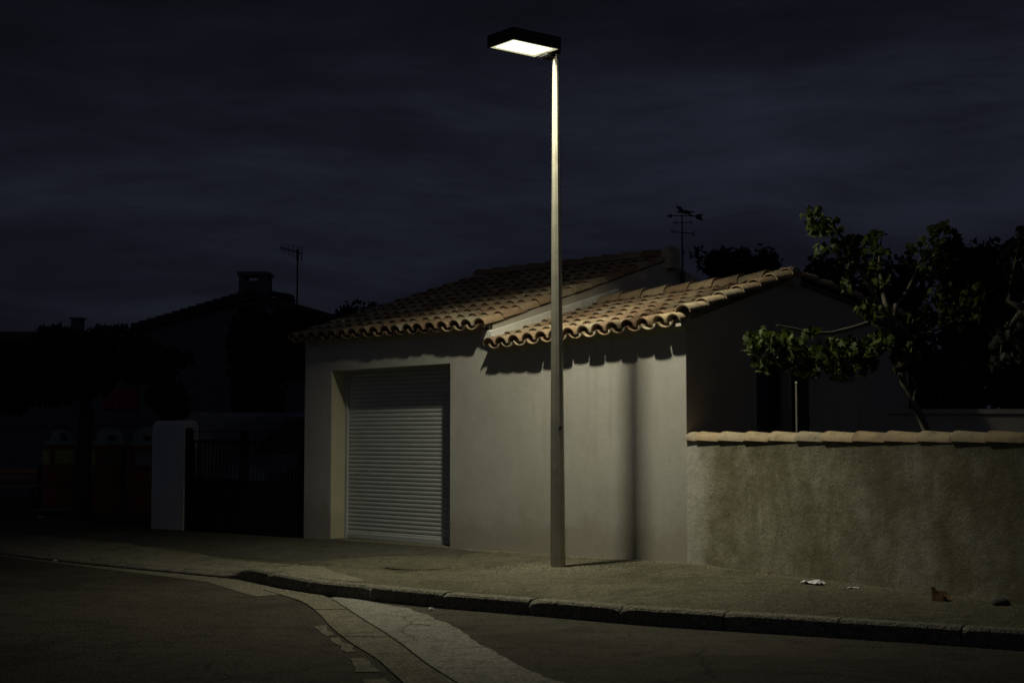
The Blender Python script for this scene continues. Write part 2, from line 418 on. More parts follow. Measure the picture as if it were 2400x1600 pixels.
# monotone matching by nearest point
ts = [T0 + (T1 - T0) * i / 1600 for i in range(1601)]
bp = [backpt(t) for t in ts]
match = []; last = 0
for i, p in enumerate(kk):
    best = min(range(last, len(ts)), key=lambda j: (bp[j][0] - p.x) ** 2 + (bp[j][1] - p.y) ** 2 + 0.0)
    match.append(best)
    last = best
# smooth the matching
for _ in range(40): match = [match[0]] + [(match[i - 1] + match[i] + match[i + 1]) / 3 for i in range(1, nb)] + [match[-1]]
pv = MB(); pv.norecalc = True; NR = 44
def pnoise(x, y):
    return 0.012 * mn.noise(Vector((x * 0.9, y * 0.9, 0))) + 0.007 * mn.noise(Vector((x * 2.7, y * 2.7, 3))) + 0.0025 * mn.noise(Vector((x * 9, y * 9, 5)))
vs = []
for i, p in enumerate(kk):
    idx = min(len(KD) - 1, int(round(i * (len(KD) - 1) / nb))); n = knormal(idx)
    b = bp[int(round(match[i]))]; a = p + n * (kw - 0.004); h0 = kerb_h(p) + 0.0
    for j in range(NR + 1):
        f = j / NR; x = a.x + (b[0] - a.x) * f; y = a.y + (b[1] - a.y) * f
        g = f * f * (3 - 2 * f) if h0 < 0.1 else f
        z = h0 + (b[2] - h0) * g + pnoise(x, y) * min(1, 8 * f) * min(1, 10 * (1 - f))
        vs.append((x, y, z))
fs = [(i * (NR + 1) + j, (i + 1) * (NR + 1) + j, (i + 1) * (NR + 1) + j + 1, i * (NR + 1) + j + 1) for i in range(nb) for j in range(NR)]
pv.add(vs, fs)
pav = tag(pv.build('pavement', M_PAVE, smooth=80), kind='structure')
from mathutils.bvhtree import BVHTree
PT = BVHTree.FromPolygons([Vector(q) for q in vs], fs)
def gz(x, y, d=0.0):
    h = PT.ray_cast(Vector((x, y, 5)), Vector((0, 0, -1)))
    return h[0].z if h[0] is not None else d
# yard behind the building line
line = [backpt(t) for t in [T0 + (T1 - T0) * i / 200 for i in range(201)]]
yd = [(q[0], q[1], q[2] - 0.004) for q in line]
yb = MB(); yb.norecalc = True
far = [(-60 + 100 * i / 200, 95 - 60 * max(0, i / 200 - 0.6), 0.10) for i in range(201)]
yb.add([q for pr in zip(yd, far) for q in pr], [(2 * i, 2 * i + 2, 2 * i + 3, 2 * i + 1) for i in range(200)])
tag(yb.build('yard', M_YARD), kind='structure')

# darker sheet laid on the pavement in front of gate and garage
def drape(name, poly, m, lift=0.004, step=0.22):
    import bmesh
    bm = bmesh.new(); vs_ = [bm.verts.new((p[0], p[1], 0)) for p in poly]; bm.faces.new(vs_)
    xs = [p[0] for p in poly]; ys = [p[1] for p in poly]
    k_ = min(xs)
    while k_ < max(xs): bmesh.ops.bisect_plane(bm, geom=bm.verts[:] + bm.edges[:] + bm.faces[:], plane_co=(k_, 0, 0), plane_no=(1, 0, 0)); k_ += step
    k_ = min(ys)
    while k_ < max(ys): bmesh.ops.bisect_plane(bm, geom=bm.verts[:] + bm.edges[:] + bm.faces[:], plane_co=(0, k_, 0), plane_no=(0, 1, 0)); k_ += step
    for v_ in bm.verts: v_.co.z = gz(v_.co.x, v_.co.y, 0.1) + lift
    bmesh.ops.recalc_face_normals(bm, faces=bm.faces)
    me = bpy.data.meshes.new(name); bm.to_mesh(me); bm.free(); me.materials.append(m)
    if me.polygons and me.polygons[0].normal.z < 0: me.flip_normals()
    me.polygons.foreach_set('use_smooth', [True] * len(me.polygons))
    o = bpy.data.objects.new(name, me); col.objects.link(o); return tag(o, kind='structure')
def wob(P, amp, n=6):
    out = []
    for a, b in zip(P, P[1:]):
        for k in range(n):
            q = Vector(a).lerp(Vector(b), k / n); out.append((q.x + amp * mn.noise(Vector((q.x * 5, q.y * 5, 1))), q.y + amp * mn.noise(Vector((q.x * 5, q.y * 5, 9)))))
    out.append(tuple(P[-1])); return out
front = wob([(-5.6, 19.75), (-5.01, 19.15), (-4.05, 18.05), (-3.38, 17.10), (-2.44, 16.45), (-1.7, 16.25), (-0.9, 16.35), (-0.35, 16.6)], 0.06)
back_ = [(W(t, -0.03, 0).x, W(t, -0.03, 0).y) for t in (2.95, 1.5, 0, -1.5, -2.9, -3.72)]
drape('forecourt', front + back_, M_DARKPAVE)

kf = [(p + knormal(i) * (kw - 0.001)) for i, p in enumerate(KD) if -9.5 < p.x < -1.45][::3]
kback = wob([(-1.42, 13.75), (-1.75, 14.5), (-2.1, 15.5), (-2.5, 16.2), (-3.38, 16.95), (-4.1, 17.9), (-5.1, 19.05), (-6.6, 20.6), (-9.4, 23.6)], 0.05)
drape('pavement_strip', [(q.x, q.y) for q in kf] + kback, M_PCONC, 0.003)
# gutter: strips of concrete blocks and a light apron crossing the road mouth
L1 = [(-2.05, 14.25), (-1.73, 13.55), (-1.31, 12.18), (-0.89, 10.82), (-0.61, 9.78), (-0.35, 8.93), (0.3, 6.9), (0.9, 5.0)]
L2 = [(-2.45, 14.20), (-1.97, 13.30), (-1.67, 12.38), (-1.44, 11.46), (-1.2, 10.66), (-0.92, 9.84), (-0.72, 9.09), (-0.15, 7.0), (0.4, 5.0)]
L3 = [(-2.75, 14.0), (-2.2, 13.0), (-1.94, 12.44), (-1.48, 11.12), (-1.22, 10.24), (-1.06, 9.4), (-0.98, 8.93), (-0.5, 7.0), (0.0, 5.0)]
def at_len(L, n):
    C = [Vector((q[0], q[1])) for q in catmull([tuple(p) for p in L], 10)]
    return resample(C, sum((a - b).length for a, b in zip(C, C[1:])) / n - 1e-6)[:n + 1]
gb = MB(); random.seed(8)
NB = 11
A1 = at_len(L1, NB * 6); A2 = at_len(L2, NB * 6); A3 = at_len(L3, NB * 6)
for k in range(NB):
    z = 0.008 + U(0, 0.003)
    a = [A1[k * 6 + i] for i in range(7)]; b = [A2[k * 6 + i] for i in range(7)]
    for i in range(6):
        g0 = 0.0
        pa, pb, pc, pd = a[i], a[i + 1], b[i + 1], b[i]
        if i == 5: pb = pb.lerp(pa, 0.12); pc = pc.lerp(pd, 0.12)
        n = (pd - pa).normalized() * 0.012
        gb.hexa([(pa.x + n.x, pa.y + n.y, -0.01), (pb.x + n.x, pb.y + n.y, -0.01), (pc.x, pc.y, -0.01), (pd.x, pd.y, -0.01), (pa.x + n.x, pa.y + n.y, z), (pb.x + n.x, pb.y + n.y, z), (pc.x, pc.y, z), (pd.x, pd.y, z)])
tag(gb.build('gutter', M_CONC), kind='structure')
# worn outer strip, broken into plates
g2 = MB()
for k in range(3, NB):
    ks = range(k * 6 + (1 if R() < .5 else 0), k * 6 + 6 - (0 if R() < .6 else 1)); l_ = []; r_ = []
    for i in ks:
        w_ = 0.55 + 0.45 * mn.noise(Vector((k * 3.1, i * 0.6, 2)))
        l_.append(A3[i].lerp(A2[i], 0.16 + 0.14 * mn.noise(Vector((i * .7, 4, 0))))); r_.append(A3[i].lerp(A2[i], 0.5 + 0.4 * w_))
    poly = [(q.x, q.y) for q in l_] + [(q.x, q.y) for q in reversed(r_)]
    poly = wob(poly + [poly[0]], 0.03, 3)[:-1]
    g2.norecalc = True
    g2.add([(x, y, 0.005) for x, y in poly], [tuple(range(len(poly)))])
o = g2.build('gutter_edge', M_CONC); tag(o, kind='structure')
ap = wob([(-1.70, 13.50), (-1.62, 13.66), (-1.30, 13.22), (-0.92, 12.72), (-0.7, 12.16), (-0.46, 11.53), (-0.22, 10.51), (0.05, 9.57), (0.30, 8.90), (1.1, 7.0), (2.0, 5.0)], 0.05) + [(q.x + 0.012, q.y) for q in reversed(A1[6:])]
sheet('apron', ap, 0.0065, M_APRON)
# light concrete channel along the dropped kerb
gl = MB(); gl.norecalc = True; top_ = []; bot_ = []
for i, p in enumerate(KD):
    if -6.6 < p.x < -2.0:
        n = knormal(i); f = (p.x + 6.6) / 4.6; top_.append(p); bot_.append(p - n * (0.10 + 0.42 * f * f))
V_ = [(q.x, q.y, 0.004) for q in top_] + [(q.x, q.y, 0.004) for q in bot_]; N_ = len(top_)
gl.add(V_, [(i, i + 1, N_ + i + 1, N_ + i) for i in range(N_ - 1)])
o = tag(gl.build('channel', M_CONC), kind='structure')
if o.data.polygons[0].normal.z < 0: o.data.flip_normals()

# ------------------------------------------------------------------ canal tile roofs
def arch(b, c, du, dn, dw, r0, r1, ln, th, up=True, tilt=0.0, seg=9, hf=0.86):
    """one canal tile: c front centre of its base, du across, dn roof normal, dw up the slope"""
    rings = []
    for (s, r, lift) in ((0, r0, tilt), (ln, r1, 0.0)):
        o_, i_ = [], []
        for k in range(seg + 1):
            a = math.pi * k / seg
            cx, cz = math.cos(a), math.sin(a)
            if not up: cz = -cz
            base = c + dw * s + dn * lift
            o_.append(base + du * (cx * r) + dn * (cz * r * hf)); i_.append(base + du * (cx * (r - th)) + dn * (cz * (r - th) * hf))
        rings.append((o_, i_))
    n = seg + 1; vs = rings[0][0] + rings[0][1] + rings[1][0] + rings[1][1]; fs = []
    for k in range(seg):
        fs += [(k, k + 1, 2 * n + k + 1, 2 * n + k), (n + k + 1, n + k, 3 * n + k, 3 * n + k + 1), (k + 1, k, n + k, n + k + 1), (2 * n + k, 2 * n + k + 1, 3 * n + k + 1, 3 * n + k)]
    fs += [(0, 2 * n, 3 * n, n), (seg, n + seg, 3 * n + seg, 2 * n + seg)]
    b.add(vs, fs)
def tile_roof(b, org, du, dw, dn, width, length, sp=0.216, ex=0.335, seed=1, back=False, rmin=0):
    random.seed(seed); nc = int(round(width / sp)); sp = width / nc; nr = int(math.ceil(length / ex))
    for cidx in range(nc + 1):
        wander = U(-0.006, 0.006)
        for r in range(nr):
            s = r * ex; ln = min(0.43, length - s + 0.02)
            if ln < 0.08: continue
            b.tn = min(1, max(0, random.gauss(0.52, 0.26)))
            j = U(-0.007, 0.007); e = U(-0.014, 0.014) if r else U(-0.010, 0.012)
            d2 = (dw + du * U(-0.012, 0.012)).normalized()
            if cidx < nc:   # channel below, between the covers
                arch(b, org + du * ((cidx + 0.5) * sp + j) + dw * (s + e - 0.012) + dn * 0.070, du, dn, d2, 0.104, 0.085, ln, 0.012, False, 0.010, 9, 0.62)
            b.tn = min(1, max(0, random.gauss(0.55, 0.28)))
            arch(b, org + du * (cidx * sp + j + wander) + dw * (s + U(-0.012, 0.012)) + dn * 0.044, du, dn, d2, 0.094, 0.078, ln, 0.012, True, 0.021, 9, 0.95)
def ridge(b, a, c, r=0.12, step=0.36, seed=3, lift=0.0):
    random.seed(seed); a = Vector(a); c = Vector(c); d = (c - a); L = d.length; d.normalize(); up = Vector((0, 0, 1)); du = d.cross(up).normalized(); dn = du.cross(d).normalized()
    n = max(1, int(round(L / step))); st = L / n
    for k in range(n):
        b.tn = min(1, max(0, random.gauss(0.45, 0.25)))
        arch(b, a + d * (k * st) + dn * lift, du, dn, d, r * U(0.97, 1.05), r * 0.86, st + 0.07, 0.015, True, 0.018, 10)

G = empty('garage_house', W(0, 0, 0.15), 'low cream rendered garage house with canal tile roofs and a white roller shutter', 'garage building')
M1 = 0.31; M2 = 0.283
# roof 1 (over the shutter): eave z at v=-.14
Z1 = 2.765; T1a, T1b = -0.10, 3.50; V1R = 3.42
du = UU.copy(); a1 = math.atan(M1); dw1 = (VV * math.cos(a1) + Vector((0, 0, math.sin(a1)))); dn1 = du.cross(dw1).normalized(); dn1 = dn1 if dn1.z > 0 else -dn1
tb = MB(); tb.norecalc = True
def z1(v): return Z1 + M1 * (v + 0.14)
tile_roof(tb, W(T1a, -0.13, Z1), du, dw1, dn1, T1b - T1a, (V1R + 0.15) / math.cos(a1) - 0.05, seed=21)
# roof boards below the tiles
def slab(b, p, th=0.05): b.hexa([q - Vector((0, 0, th)) for q in p] + list(p))
r1 = tb.build('roof', M_TILE, G, smooth=45)
rb = MB(); slab(rb, [W(T1a - 0.03, 0.01, z1(0.01) + 0.002), W(T1b + 0.06, 0.01, z1(0.01) + 0.002), W(T1b + 0.06, V1R, z1(V1R)), W(T1a - 0.03, V1R, z1(V1R))])
slab(rb, [W(T1a - 0.03, V1R, z1(V1R)), W(T1b + 0.06, V1R, z1(V1R)), W(T1b + 0.06, V1R * 2 + 0.1, z1(-0.1)), W(T1a - 0.03, V1R * 2 + 0.1, z1(-0.1))])
rb.build('roof_deck', M_DTILE, r1)
rg = MB(); rg.norecalc = True; ridge(rg, W(T1a - 0.02, V1R, z1(V1R) + 0.09), W(T1b + 0.02, V1R, z1(V1R) + 0.09), 0.125, seed=4)
rg.build('ridge_tiles', M_TILE, r1, smooth=45)
pl = MB(); pl.tube([W(T1b + 0.02, V1R, z1(V1R) + 0.10), W(T1b + 0.16, V1R, z1(V1R) + 0.10)], [0.125, 0.12], 12)
pl.box((T1b + 0.03, V1R - 0.10, z1(V1R) - 0.08), (T1b + 0.18, V1R + 0.10, z1(V1R) + 0.10), W); pl.build('ridge_end', M_MORTAR, r1, smooth=30)

# roof 2: rises slightly to the right
K2 = 0.046; T2a, T2b = 3.66, 6.38; V2R = 1.97
def z2(t, v): return 2.515 + K2 * (t - 3.6) + M2 * (v + 0.14)
du2 = (UU + Vector((0, 0, K2))).normalized(); dw2 = (VV + Vector((0, 0, M2))).normalized(); dn2 = du2.cross(dw2).normalized(); dn2 = dn2 if dn2.z > 0 else -dn2
tb = MB(); tb.norecalc = True
o2 = W(T2a, -0.13, z2(T2a, -0.13))
tile_roof(tb, o2, du2, dw2, dn2, T2b - T2a, (V2R + 0.15) / math.cos(math.atan(M2)) - 0.05, seed=33)
# raised verge tiles on the gable edge
random.seed(9)
for r in range(7):
    tb.tn = (0.85, 0.75, 0.95, 0.62, 0.4, 0.8, 0.7)[r]
    s = 0.10 + r * 0.335
    arch(tb, W(T2b + 0.075, -0.15, z2(T2b + 0.075, -0.15)) + dw2 * s + dn2 * 0.105, du2, dn2, dw2, 0.105, 0.084, min(0.43, 2.22 - s), 0.014, True, 0.03)
# back slope
M2B = 0.135
def z2b(t, v): return z2(t, V2R) - M2B * (v - V2R)
dwb = (-VV + Vector((0, 0, M2B))).normalized(); dnb = du2.cross(dwb).normalized(); dnb = dnb if dnb.z > 0 else -dnb
tile_roof(tb, W(T2a, 4.75, z2b(T2a, 4.75)), du2, dwb, dnb, T2b - T2a, 2.72, seed=35)
for r in range(8):
    tb.tn = U(0.3, 0.9); s = 0.05 + r * 0.335
    arch(tb, W(T2b + 0.075, 4.75, z2b(T2b + 0.075, 4.75)) + dwb * s + dnb * 0.10, du2, dnb, dwb, 0.105, 0.084, min(0.43, 2.8 - s), 0.014, True, 0.03)
r2 = tb.build('roof', M_TILE, G, smooth=45)
rb = MB(); slab(rb, [W(T2a - 0.07, 0.01, z2(T2a, 0.01)), W(T2b + 0.03, 0.01, z2(T2b, 0.01)), W(T2b + 0.03, V2R, z2(T2b, V2R)), W(T2a - 0.07, V2R, z2(T2a, V2R))])
slab(rb, [W(T2a - 0.07, V2R, z2b(T2a, V2R)), W(T2b + 0.03, V2R, z2b(T2b, V2R)), W(T2b + 0.03, 4.72, z2b(T2b, 4.72)), W(T2a - 0.07, 4.72, z2b(T2a, 4.72))])
rb.build('roof_deck', M_DTILE, r2)
rg = MB(); rg.norecalc = True; ridge(rg, W(T2b + 0.12, V2R, z2(T2b, V2R) + 0.085), W(T2a - 0.04, V2R, z2(T2a, V2R) + 0.085), 0.135, seed=14)
rg.build('ridge_tiles', M_TILE, r2, smooth=45)
pl = MB(); pl.tube([W(T2b + 0.13, V2R, z2(T2b, V2R) + 0.10), W(T2b - 0.05, V2R, z2(T2b, V2R) + 0.10)], [0.112, 0.116], 14); pl.build('ridge_end', M_MORTAR, r2, smooth=30)
# lump of mortar closing the broken eave corner
pl = MB(); c_ = W(T2b + 0.02, -0.13, z2(T2b, -0.13) + 0.045)
pts = [c_ + UU * a + VV * b + Vector((0, 0, z)) for a, b, z in ((-.09, 0, -.035), (.06, -.01, -.03), (.08, .16, -.03), (-.08, .16, -.03), (-.06, .01, .03), (.03, .02, .07), (.06, .16, .10), (-.06, .16, .05))]
pl.hexa(pts); pl.build('mortar_corner', M_MORTAR, r2)

# front wall with the door opening
TC = 6.42; DL, DR, DT, DB = 0.565, 2.855, 2.385, 0.175; REC = 0.262; TS = 3.57
fw = MB()
def wt(t): return z1(0.0) - 0.045 if t < TS else z2(t, 0.0) - 0.045
def zb(t): return -0.05
TK = 0.30
fw.hexa([W(0, 0, -.05), W(DL, 0, -.05), W(DL, TK, -.05), W(0, TK, -.05), W(0, 0, wt(0)), W(DL, 0, wt(0)), W(DL, TK, wt(0)), W(0, TK, wt(0))])
fw.hexa([W(DL, 0, DT), W(DR, 0, DT + .02), W(DR, TK, DT + .02), W(DL, TK, DT), W(DL, 0, wt(0)), W(DR, 0, wt(0)), W(DR, TK, wt(0)), W(DL, TK, wt(0))])
fw.hexa([W(DR, 0, -.05), W(TS, 0, -.05), W(TS, TK, -.05), W(DR, TK, -.05), W(DR, 0, wt(0)), W(TS, 0, wt(0)), W(TS, TK, wt(0)), W(DR, TK, wt(0))])
TCF = TC - .003
fw.hexa([W(TS, 0, -.05), W(TCF, 0, -.05), W(TCF, .003, -.05), W(TS, TK, -.05), W(TS, 0, wt(TS)), W(TCF, 0, wt(TC)), W(TCF, .003, wt(TC)), W(TS, TK, wt(TS) + .08)])
fw.build('front_wall', M_STUC, G)
# mortar bed that closes the eaves between wall and tiles
eb = MB(); random.seed(2)
eb.hexa([W(0.0, -0.004, z1(0) - .075), W(TS - .03, -0.004, z1(0) - .075), W(TS - .03, .02, z1(0) - .06), W(0, .02, z1(0) - .06), W(0.0, -0.03, z1(-.03) + .03), W(TS - .03, -0.03, z1(-.03) + .03), W(TS - .03, .02, z1(0) + .03), W(0, .02, z1(0) + .03)])
eb.hexa([W(TS + .02, -0.004, z2(TS, 0) - .075), W(TC, -0.004, z2(TC, 0) - .075), W(TC, .02, z2(TC, 0) - .06), W(TS + .02, .02, z2(TS, 0) - .06), W(TS + .02, -0.03, z2(TS, -.03) + .03), W(TC, -0.03, z2(TC, -.03) + .03), W(TC, .02, z2(TC, 0) + .03), W(TS + .02, .02, z2(TS, 0) + .03)])
eb.hexa([W(T1a + .05, -.075, z1(-.075) + .012), W(T1b, -.075, z1(-.075) + .012), W(T1b, -.031, z1(-.03) + .012), W(T1a + .05, -.031, z1(-.03) + .012), W(T1a + .05, -.075, z1(-.075) + .075), W(T1b, -.075, z1(-.075) + .075), W(T1b, -.031, z1(-.03) + .075), W(T1a + .05, -.031, z1(-.03) + .075)])
eb.hexa([W(T2a, -.075, z2(T2a, -.075) + .012), W(T2b, -.075, z2(T2b, -.075) + .012), W(T2b, -.031, z2(T2b, -.03) + .012), W(T2a, -.031, z2(T2a, -.03) + .012), W(T2a, -.075, z2(T2a, -.075) + .075), W(T2b, -.075, z2(T2b, -.075) + .075), W(T2b, -.031, z2(T2b, -.03) + .075), W(T2a, -.031, z2(T2a, -.03) + .075)])
eb.build('eaves_mortar', M_MORTAR, G)
# reveal plaster (yellowish) on the left jamb
rv = MB(); rv.box((DL + .0005, 0.004, DB - .02), (DL + 0.006, REC - .01, DT - .002), W); rv.build('door_reveal', M_REVEAL, G)
# roller shutter
sh = MB(); n = 41; pitch_ = (DT + .03 - DB) / n
prof = []
for k in range(n):
    z0 = DB + k * pitch_
    for f, d in ((0.0, 0.005), (0.10, 0.0), (0.3, -0.003), (0.55, -0.0045), (0.8, -0.003), (0.93, 0.0)): prof.append((z0 + f * pitch_, REC + d))
prof.append((DT + .03, REC + .01))
vs = []
for z, v_ in prof: vs += [W(DL + .05, v_, z), W(DR - .05, v_, z)]
sh.norecalc = True
sh.add(vs, [(2 * i, 2 * i + 1, 2 * i + 3, 2 * i + 2) for i in range(len(prof) - 1)])
shut = sh.build('roller_shutter', M_SHUT, G, smooth=35)
fr = MB(); fr.box((DL + .006, REC - .03, DB), (DL + .055, REC + .02, DT), W); fr.build('guide_rail', M_SHUT, shut)
fr = MB(); fr.box((DR - .055, REC - .03, DB), (DR - .001, REC + .02, DT + .015), W)
fr.build('guide_rail', M_SHUT, shut)
bb = MB(); bb.bbox((DL + .06, REC - .018, DB + .004), (DR - .06, REC + .012, DB + .075), .006, W); bb.build('bottom_bar', M_SHUT, shut)
bk = MB(); bk.box((DL - .2, REC + .03, -.05), (DR + .2, REC + .09, DT + .1), W); bk.build('backing_wall', M_BLACK, G)
sl = MB(); sl.bbox((DL - .03, -0.035, 0.05), (DR + .02, REC + .02, DB), .008, lambda t, v_, z: W(t, v_, z + .006 * (t - DL) * 1.0)); sl.build('door_sill', M_CONC, G)

# gable end facing the garden, with window opening
GD = 4.68
gw = MB()
def gside(b, t0, t1, prof): b.prism([W(t0, v_, z) for v_, z in prof], W(t1, 0, 0) - W(t0, 0, 0))
wv0, wv1, wz0, wz1 = 1.28, 1.93, 1.55, 2.33
def gtop(v_): return (z2(TC, v_) if v_ < V2R else z2b(TC, v_)) + 0.045
gside(gw, TC, TC - .28, [(.004, -.05), (wv0, -.05), (wv0, gtop(wv0)), (.004, gtop(0) - .01)])
gside(gw, TC, TC - .28, [(wv0, -.05), (wv1, -.05), (wv1, wz0), (wv0, wz0)])
gside(gw, TC, TC - .28, [(wv0, wz1), (wv1, wz1), (wv1, gtop(wv1)), (wv0, gtop(wv0))])
gside(gw, TC, TC - .28, [(wv1, -.05), (GD, -.05), (GD, gtop(GD)), (V2R, gtop(V2R)), (wv1, gtop(wv1))])
gw.build('gable_wall', M_GABLE, G)
wn = MB()
for lo, hi in (((wv0, wz0), (wv0 + .05, wz1)), ((wv1 - .05, wz0), (wv1, wz1)), ((wv0 + .05, wz1 - .05), (wv1 - .05, wz1)), ((wv0 + .05, wz0), (wv1 - .05, wz0 + .05))):
    wn.box((TC - .16, lo[0], lo[1]), (TC - .11, hi[0], hi[1]), W)
wnd = wn.build('window', plain('window_frame', (0.10, 0.075, 0.05)), G)
wp = MB(); wp.box((TC - .145, wv0 + .05, wz0 + .05), (TC - .135, wv1 - .05, wz1 - .05), W); wp.build('pane', M_GLASS, wnd)
ws = MB(); ws.box((TC - .1, wv0 - .04, wz0 - .05), (TC + .04, wv1 + .04, wz0 - .002), W); ws.build('sill', M_MORTAR, wnd)
st = MB()
for k in range(4): st.box((TC + .012, wv1 + .04 + k * .078, wz0 + .0), (TC + .038, wv1 + .04 + k * .078 + .073, wz1 + .01), W)
st.box((TC + .0385, wv1 + .05, wz0 + .12), (TC + .05, wv1 + .34, wz0 + .19), W); st.box((TC + .0385, wv1 + .05, wz1 - .17), (TC + .05, wv1 + .34, wz1 - .10), W)
st.build('shutter_panel', plain('brown_wood', (0.055, 0.04, 0.025)), G)
vg = MB(); va, vb, za, zc = 2.82, 3.32, 2.19, 2.36
for lo, hi in (((va, za), (vb, za + .025)), ((va, zc - .025), (vb, zc)), ((va, za + .025), (va + .03, zc - .025)), ((vb - .03, za + .025), (vb, zc - .025)), ((va + .15, za + .025), (va + .165, zc - .025)), ((va + .31, za + .025), (va + .325, zc - .025))):
    vg.box((TC + .003, lo[0], lo[1]), (TC + .035, hi[0], hi[1]), W)
vg.build('vent_grille', plain('grille', (0.30, 0.25, 0.16)), G)
# inner gable of roof 1 above roof 2, plus pale verge strip
ig = MB()
V1E = 2 * V1R
gside(ig, TS + .004, TS - .25, [(V1E, 1.5), (V1E, z1(-.14) + .035), (V1R, z1(V1R) + .035), (.012, z1(.012) + .035), (.012, 1.5)])
ig.build('inner_gable', M_GABLE, G)
vs_ = MB()
def sz(v_): return 2.725 + .262 * (v_ + .0)
vs_.hexa([W(TS - .12, -.06, sz(-.06) - .03), W(TS + .055, -.06, sz(-.06) - .10), W(TS + .055, 2.30, sz(2.3) - .13), W(TS - .12, 2.30, sz(2.3) - .13), W(TS - .12, -.06, sz(-.06) + .07), W(TS + .035, -.06, sz(-.06) + .04), W(TS + .035, 2.30, sz(2.3) + .10), W(TS - .12, 2.30, sz(2.3) + .13)])
vs_.build('verge_strip', M_STRIP, G)
# back and left walls
bw = MB(); bw.box((0, TK + .002, -.05), (.25, V1E, z1(TK) - .06), W); bw.box((.252, V1E - .25, -.05), (TS - .252, V1E, z1(TK) - .06), W)
bw.box((TS + .002, GD - .25, -.05), (TC - .282, GD, z2b(TS, GD) - .06), W); bw.build('rear_wall', M_GABLE, G)
gl_ = MB(); gside(gl_, 0, .25, [(TK, z1(TK) - .059), (V1E - .3, z1(TK) - .059), (V1R, z1(V1R) - .055)]); gl_.build('left_gable', M_GABLE, G)

# ------------------------------------------------------------------ street lamp
LB = Vector((0.4695, 14.65, 0)); LB.z = gz(LB.x, LB.y) - 0.01
SLM = empty('street_lamp', LB, 'tall tapered steel street lamp with a square lit head in front of the garage wall', 'street lamp')
pb = MB(); PTOP = 5.50
pb.tube([(LB.x, LB.y, LB.z - .05), (LB.x - .003, LB.y, 1.5), (LB.x - .008, LB.y, 3.5), (LB.x - .012, LB.y, PTOP - .08), (LB.x - .012, LB.y, PTOP)], [.078, .070, .053, .034, .033], 10)
pb.build('pole', M_POLE, SLM, smooth=20)
dr = MB(); dr.bbox((-.045, -.004, -.16), (.045, .004, .16), .003, lambda x, y, z: Vector((LB.x - .002 + x * .75, LB.y - .0785 + .016 + y, 1.05 + z)))
dr.build('access_door', M_POLE, SLM)
hb = MB(); hb.tube([(LB.x + .025, LB.y - .071, 1.605), (LB.x + .025, LB.y - .060, 1.605)], .018, 10); hb.build('bolt_hole', M_BLACK, SLM)
hx = Vector((.788, .616, 0)); hy = Vector((-.616, .788, 0)); HC = Vector((.127, 14.45, 5.51))
def HD(a, b, z): return HC + hx * a + hy * b + Vector((0, 0, z))
hl, hw = .315, .215
hs = MB()
for lo, hi in (((-hl, -hw, 0), (hl, -hw + .018, .105)), ((-hl, hw - .018, 0), (hl, hw, .105)), ((-hl, -hw + .018, 0), (-hl + .018, hw - .018, .105)), ((hl - .018, -hw + .018, 0), (hl, hw - .018, .105)), ((-hl, -hw, .1055), (hl, hw, .125))):
    hs.box(lo, hi, HD)
hs.build('lamp_housing', M_HOUSING, SLM)
# glass lip glowing round the opening, pale reflector bowl above it, bulb light inside
def ring(b, o_, z0, i_, z1):
    (a0, b0), (a1, b1) = o_, i_
    O = [(-a0, -b0), (a0, -b0), (a0, b0), (-a0, b0)]; I = [(-a1, -b1), (a1, -b1), (a1, b1), (-a1, b1)]
    b.norecalc = True; b.add([HD(x, y, z0) for x, y in O] + [HD(x, y, z1) for x, y in I], [(0, 1, 5, 4), (1, 2, 6, 5), (2, 3, 7, 6), (3, 0, 4, 7)])
lip = MB(); ring(lip, (hl - .019, hw - .019), .003, (hl - .045, hw - .045), .001); ring(lip, (hl - .045, hw - .045), .001, (hl - .045, hw - .045), .012); lip.build('glass_lip', mE, SLM)
ir = MB(); ring(ir, (hl - .045, hw - .045), .013, (hl - .09, hw - .08), .095)
ir.add([HD(a, b, .096) for a, b in ((-hl + .09, -hw + .08), (hl - .09, -hw + .08), (hl - .09, hw - .08), (-hl + .09, hw - .08))], [(0, 1, 2, 3)])
ir.build('reflector', M_RIM, SLM)
gs = MB(); gs.norecalc = True; gs.add([HD(a, b, .012) for a, b in ((-hl + .0455, -hw + .0455), (hl - .0455, -hw + .0455), (hl - .0455, hw - .0455), (-hl + .0455, hw - .0455))], [(0, 1, 2, 3)])
mG = bpy.data.materials.new('glowing_glass'); mG.use_nodes = True; tG = NT(mG.node_tree); tG.n.clear()
dv_ = tG.node('ShaderNodeVectorMath', operation='DISTANCE'); tG.link(geo(tG), dv_.inputs[0]); dv_.inputs[1].default_value = HD(-.06, -.02, .012)
eg = tG.node('ShaderNodeEmission'); tG.link(tG.ramp(dv_.outputs['Value'], [(0.0, (1, 1, 1)), (0.16, (1, .99, .86)), (0.30, (1, .96, .62))]), eg.inputs[0])
tG.link(tG.math('ADD', 0.55, tG.math('MULTIPLY', 110.0, tG.math('POWER', 2.718, tG.math('MULTIPLY', -16.0, dv_.outputs['Value'])))), eg.inputs[1])
ad = tG.node('ShaderNodeAddShader'); tr_ = tG.node('ShaderNodeBsdfTransparent'); tG.link(tr_.outputs[0], ad.inputs[0]); tG.link(eg.outputs[0], ad.inputs[1]); tG.link(ad.outputs[0], tG.node('ShaderNodeOutputMaterial').inputs[0])
gs.build('glass', mG, SLM)
la = bpy.data.lights.new('bulb', 'AREA'); la.shape = 'RECTANGLE'; la.size = .16; la.size_y = .15; la.energy = LAMP_W; la.color = LAMP_COL; la.spread = math.radians(136)
lo = bpy.data.objects.new('bulb', la); col.objects.link(lo); lo.parent = SLM
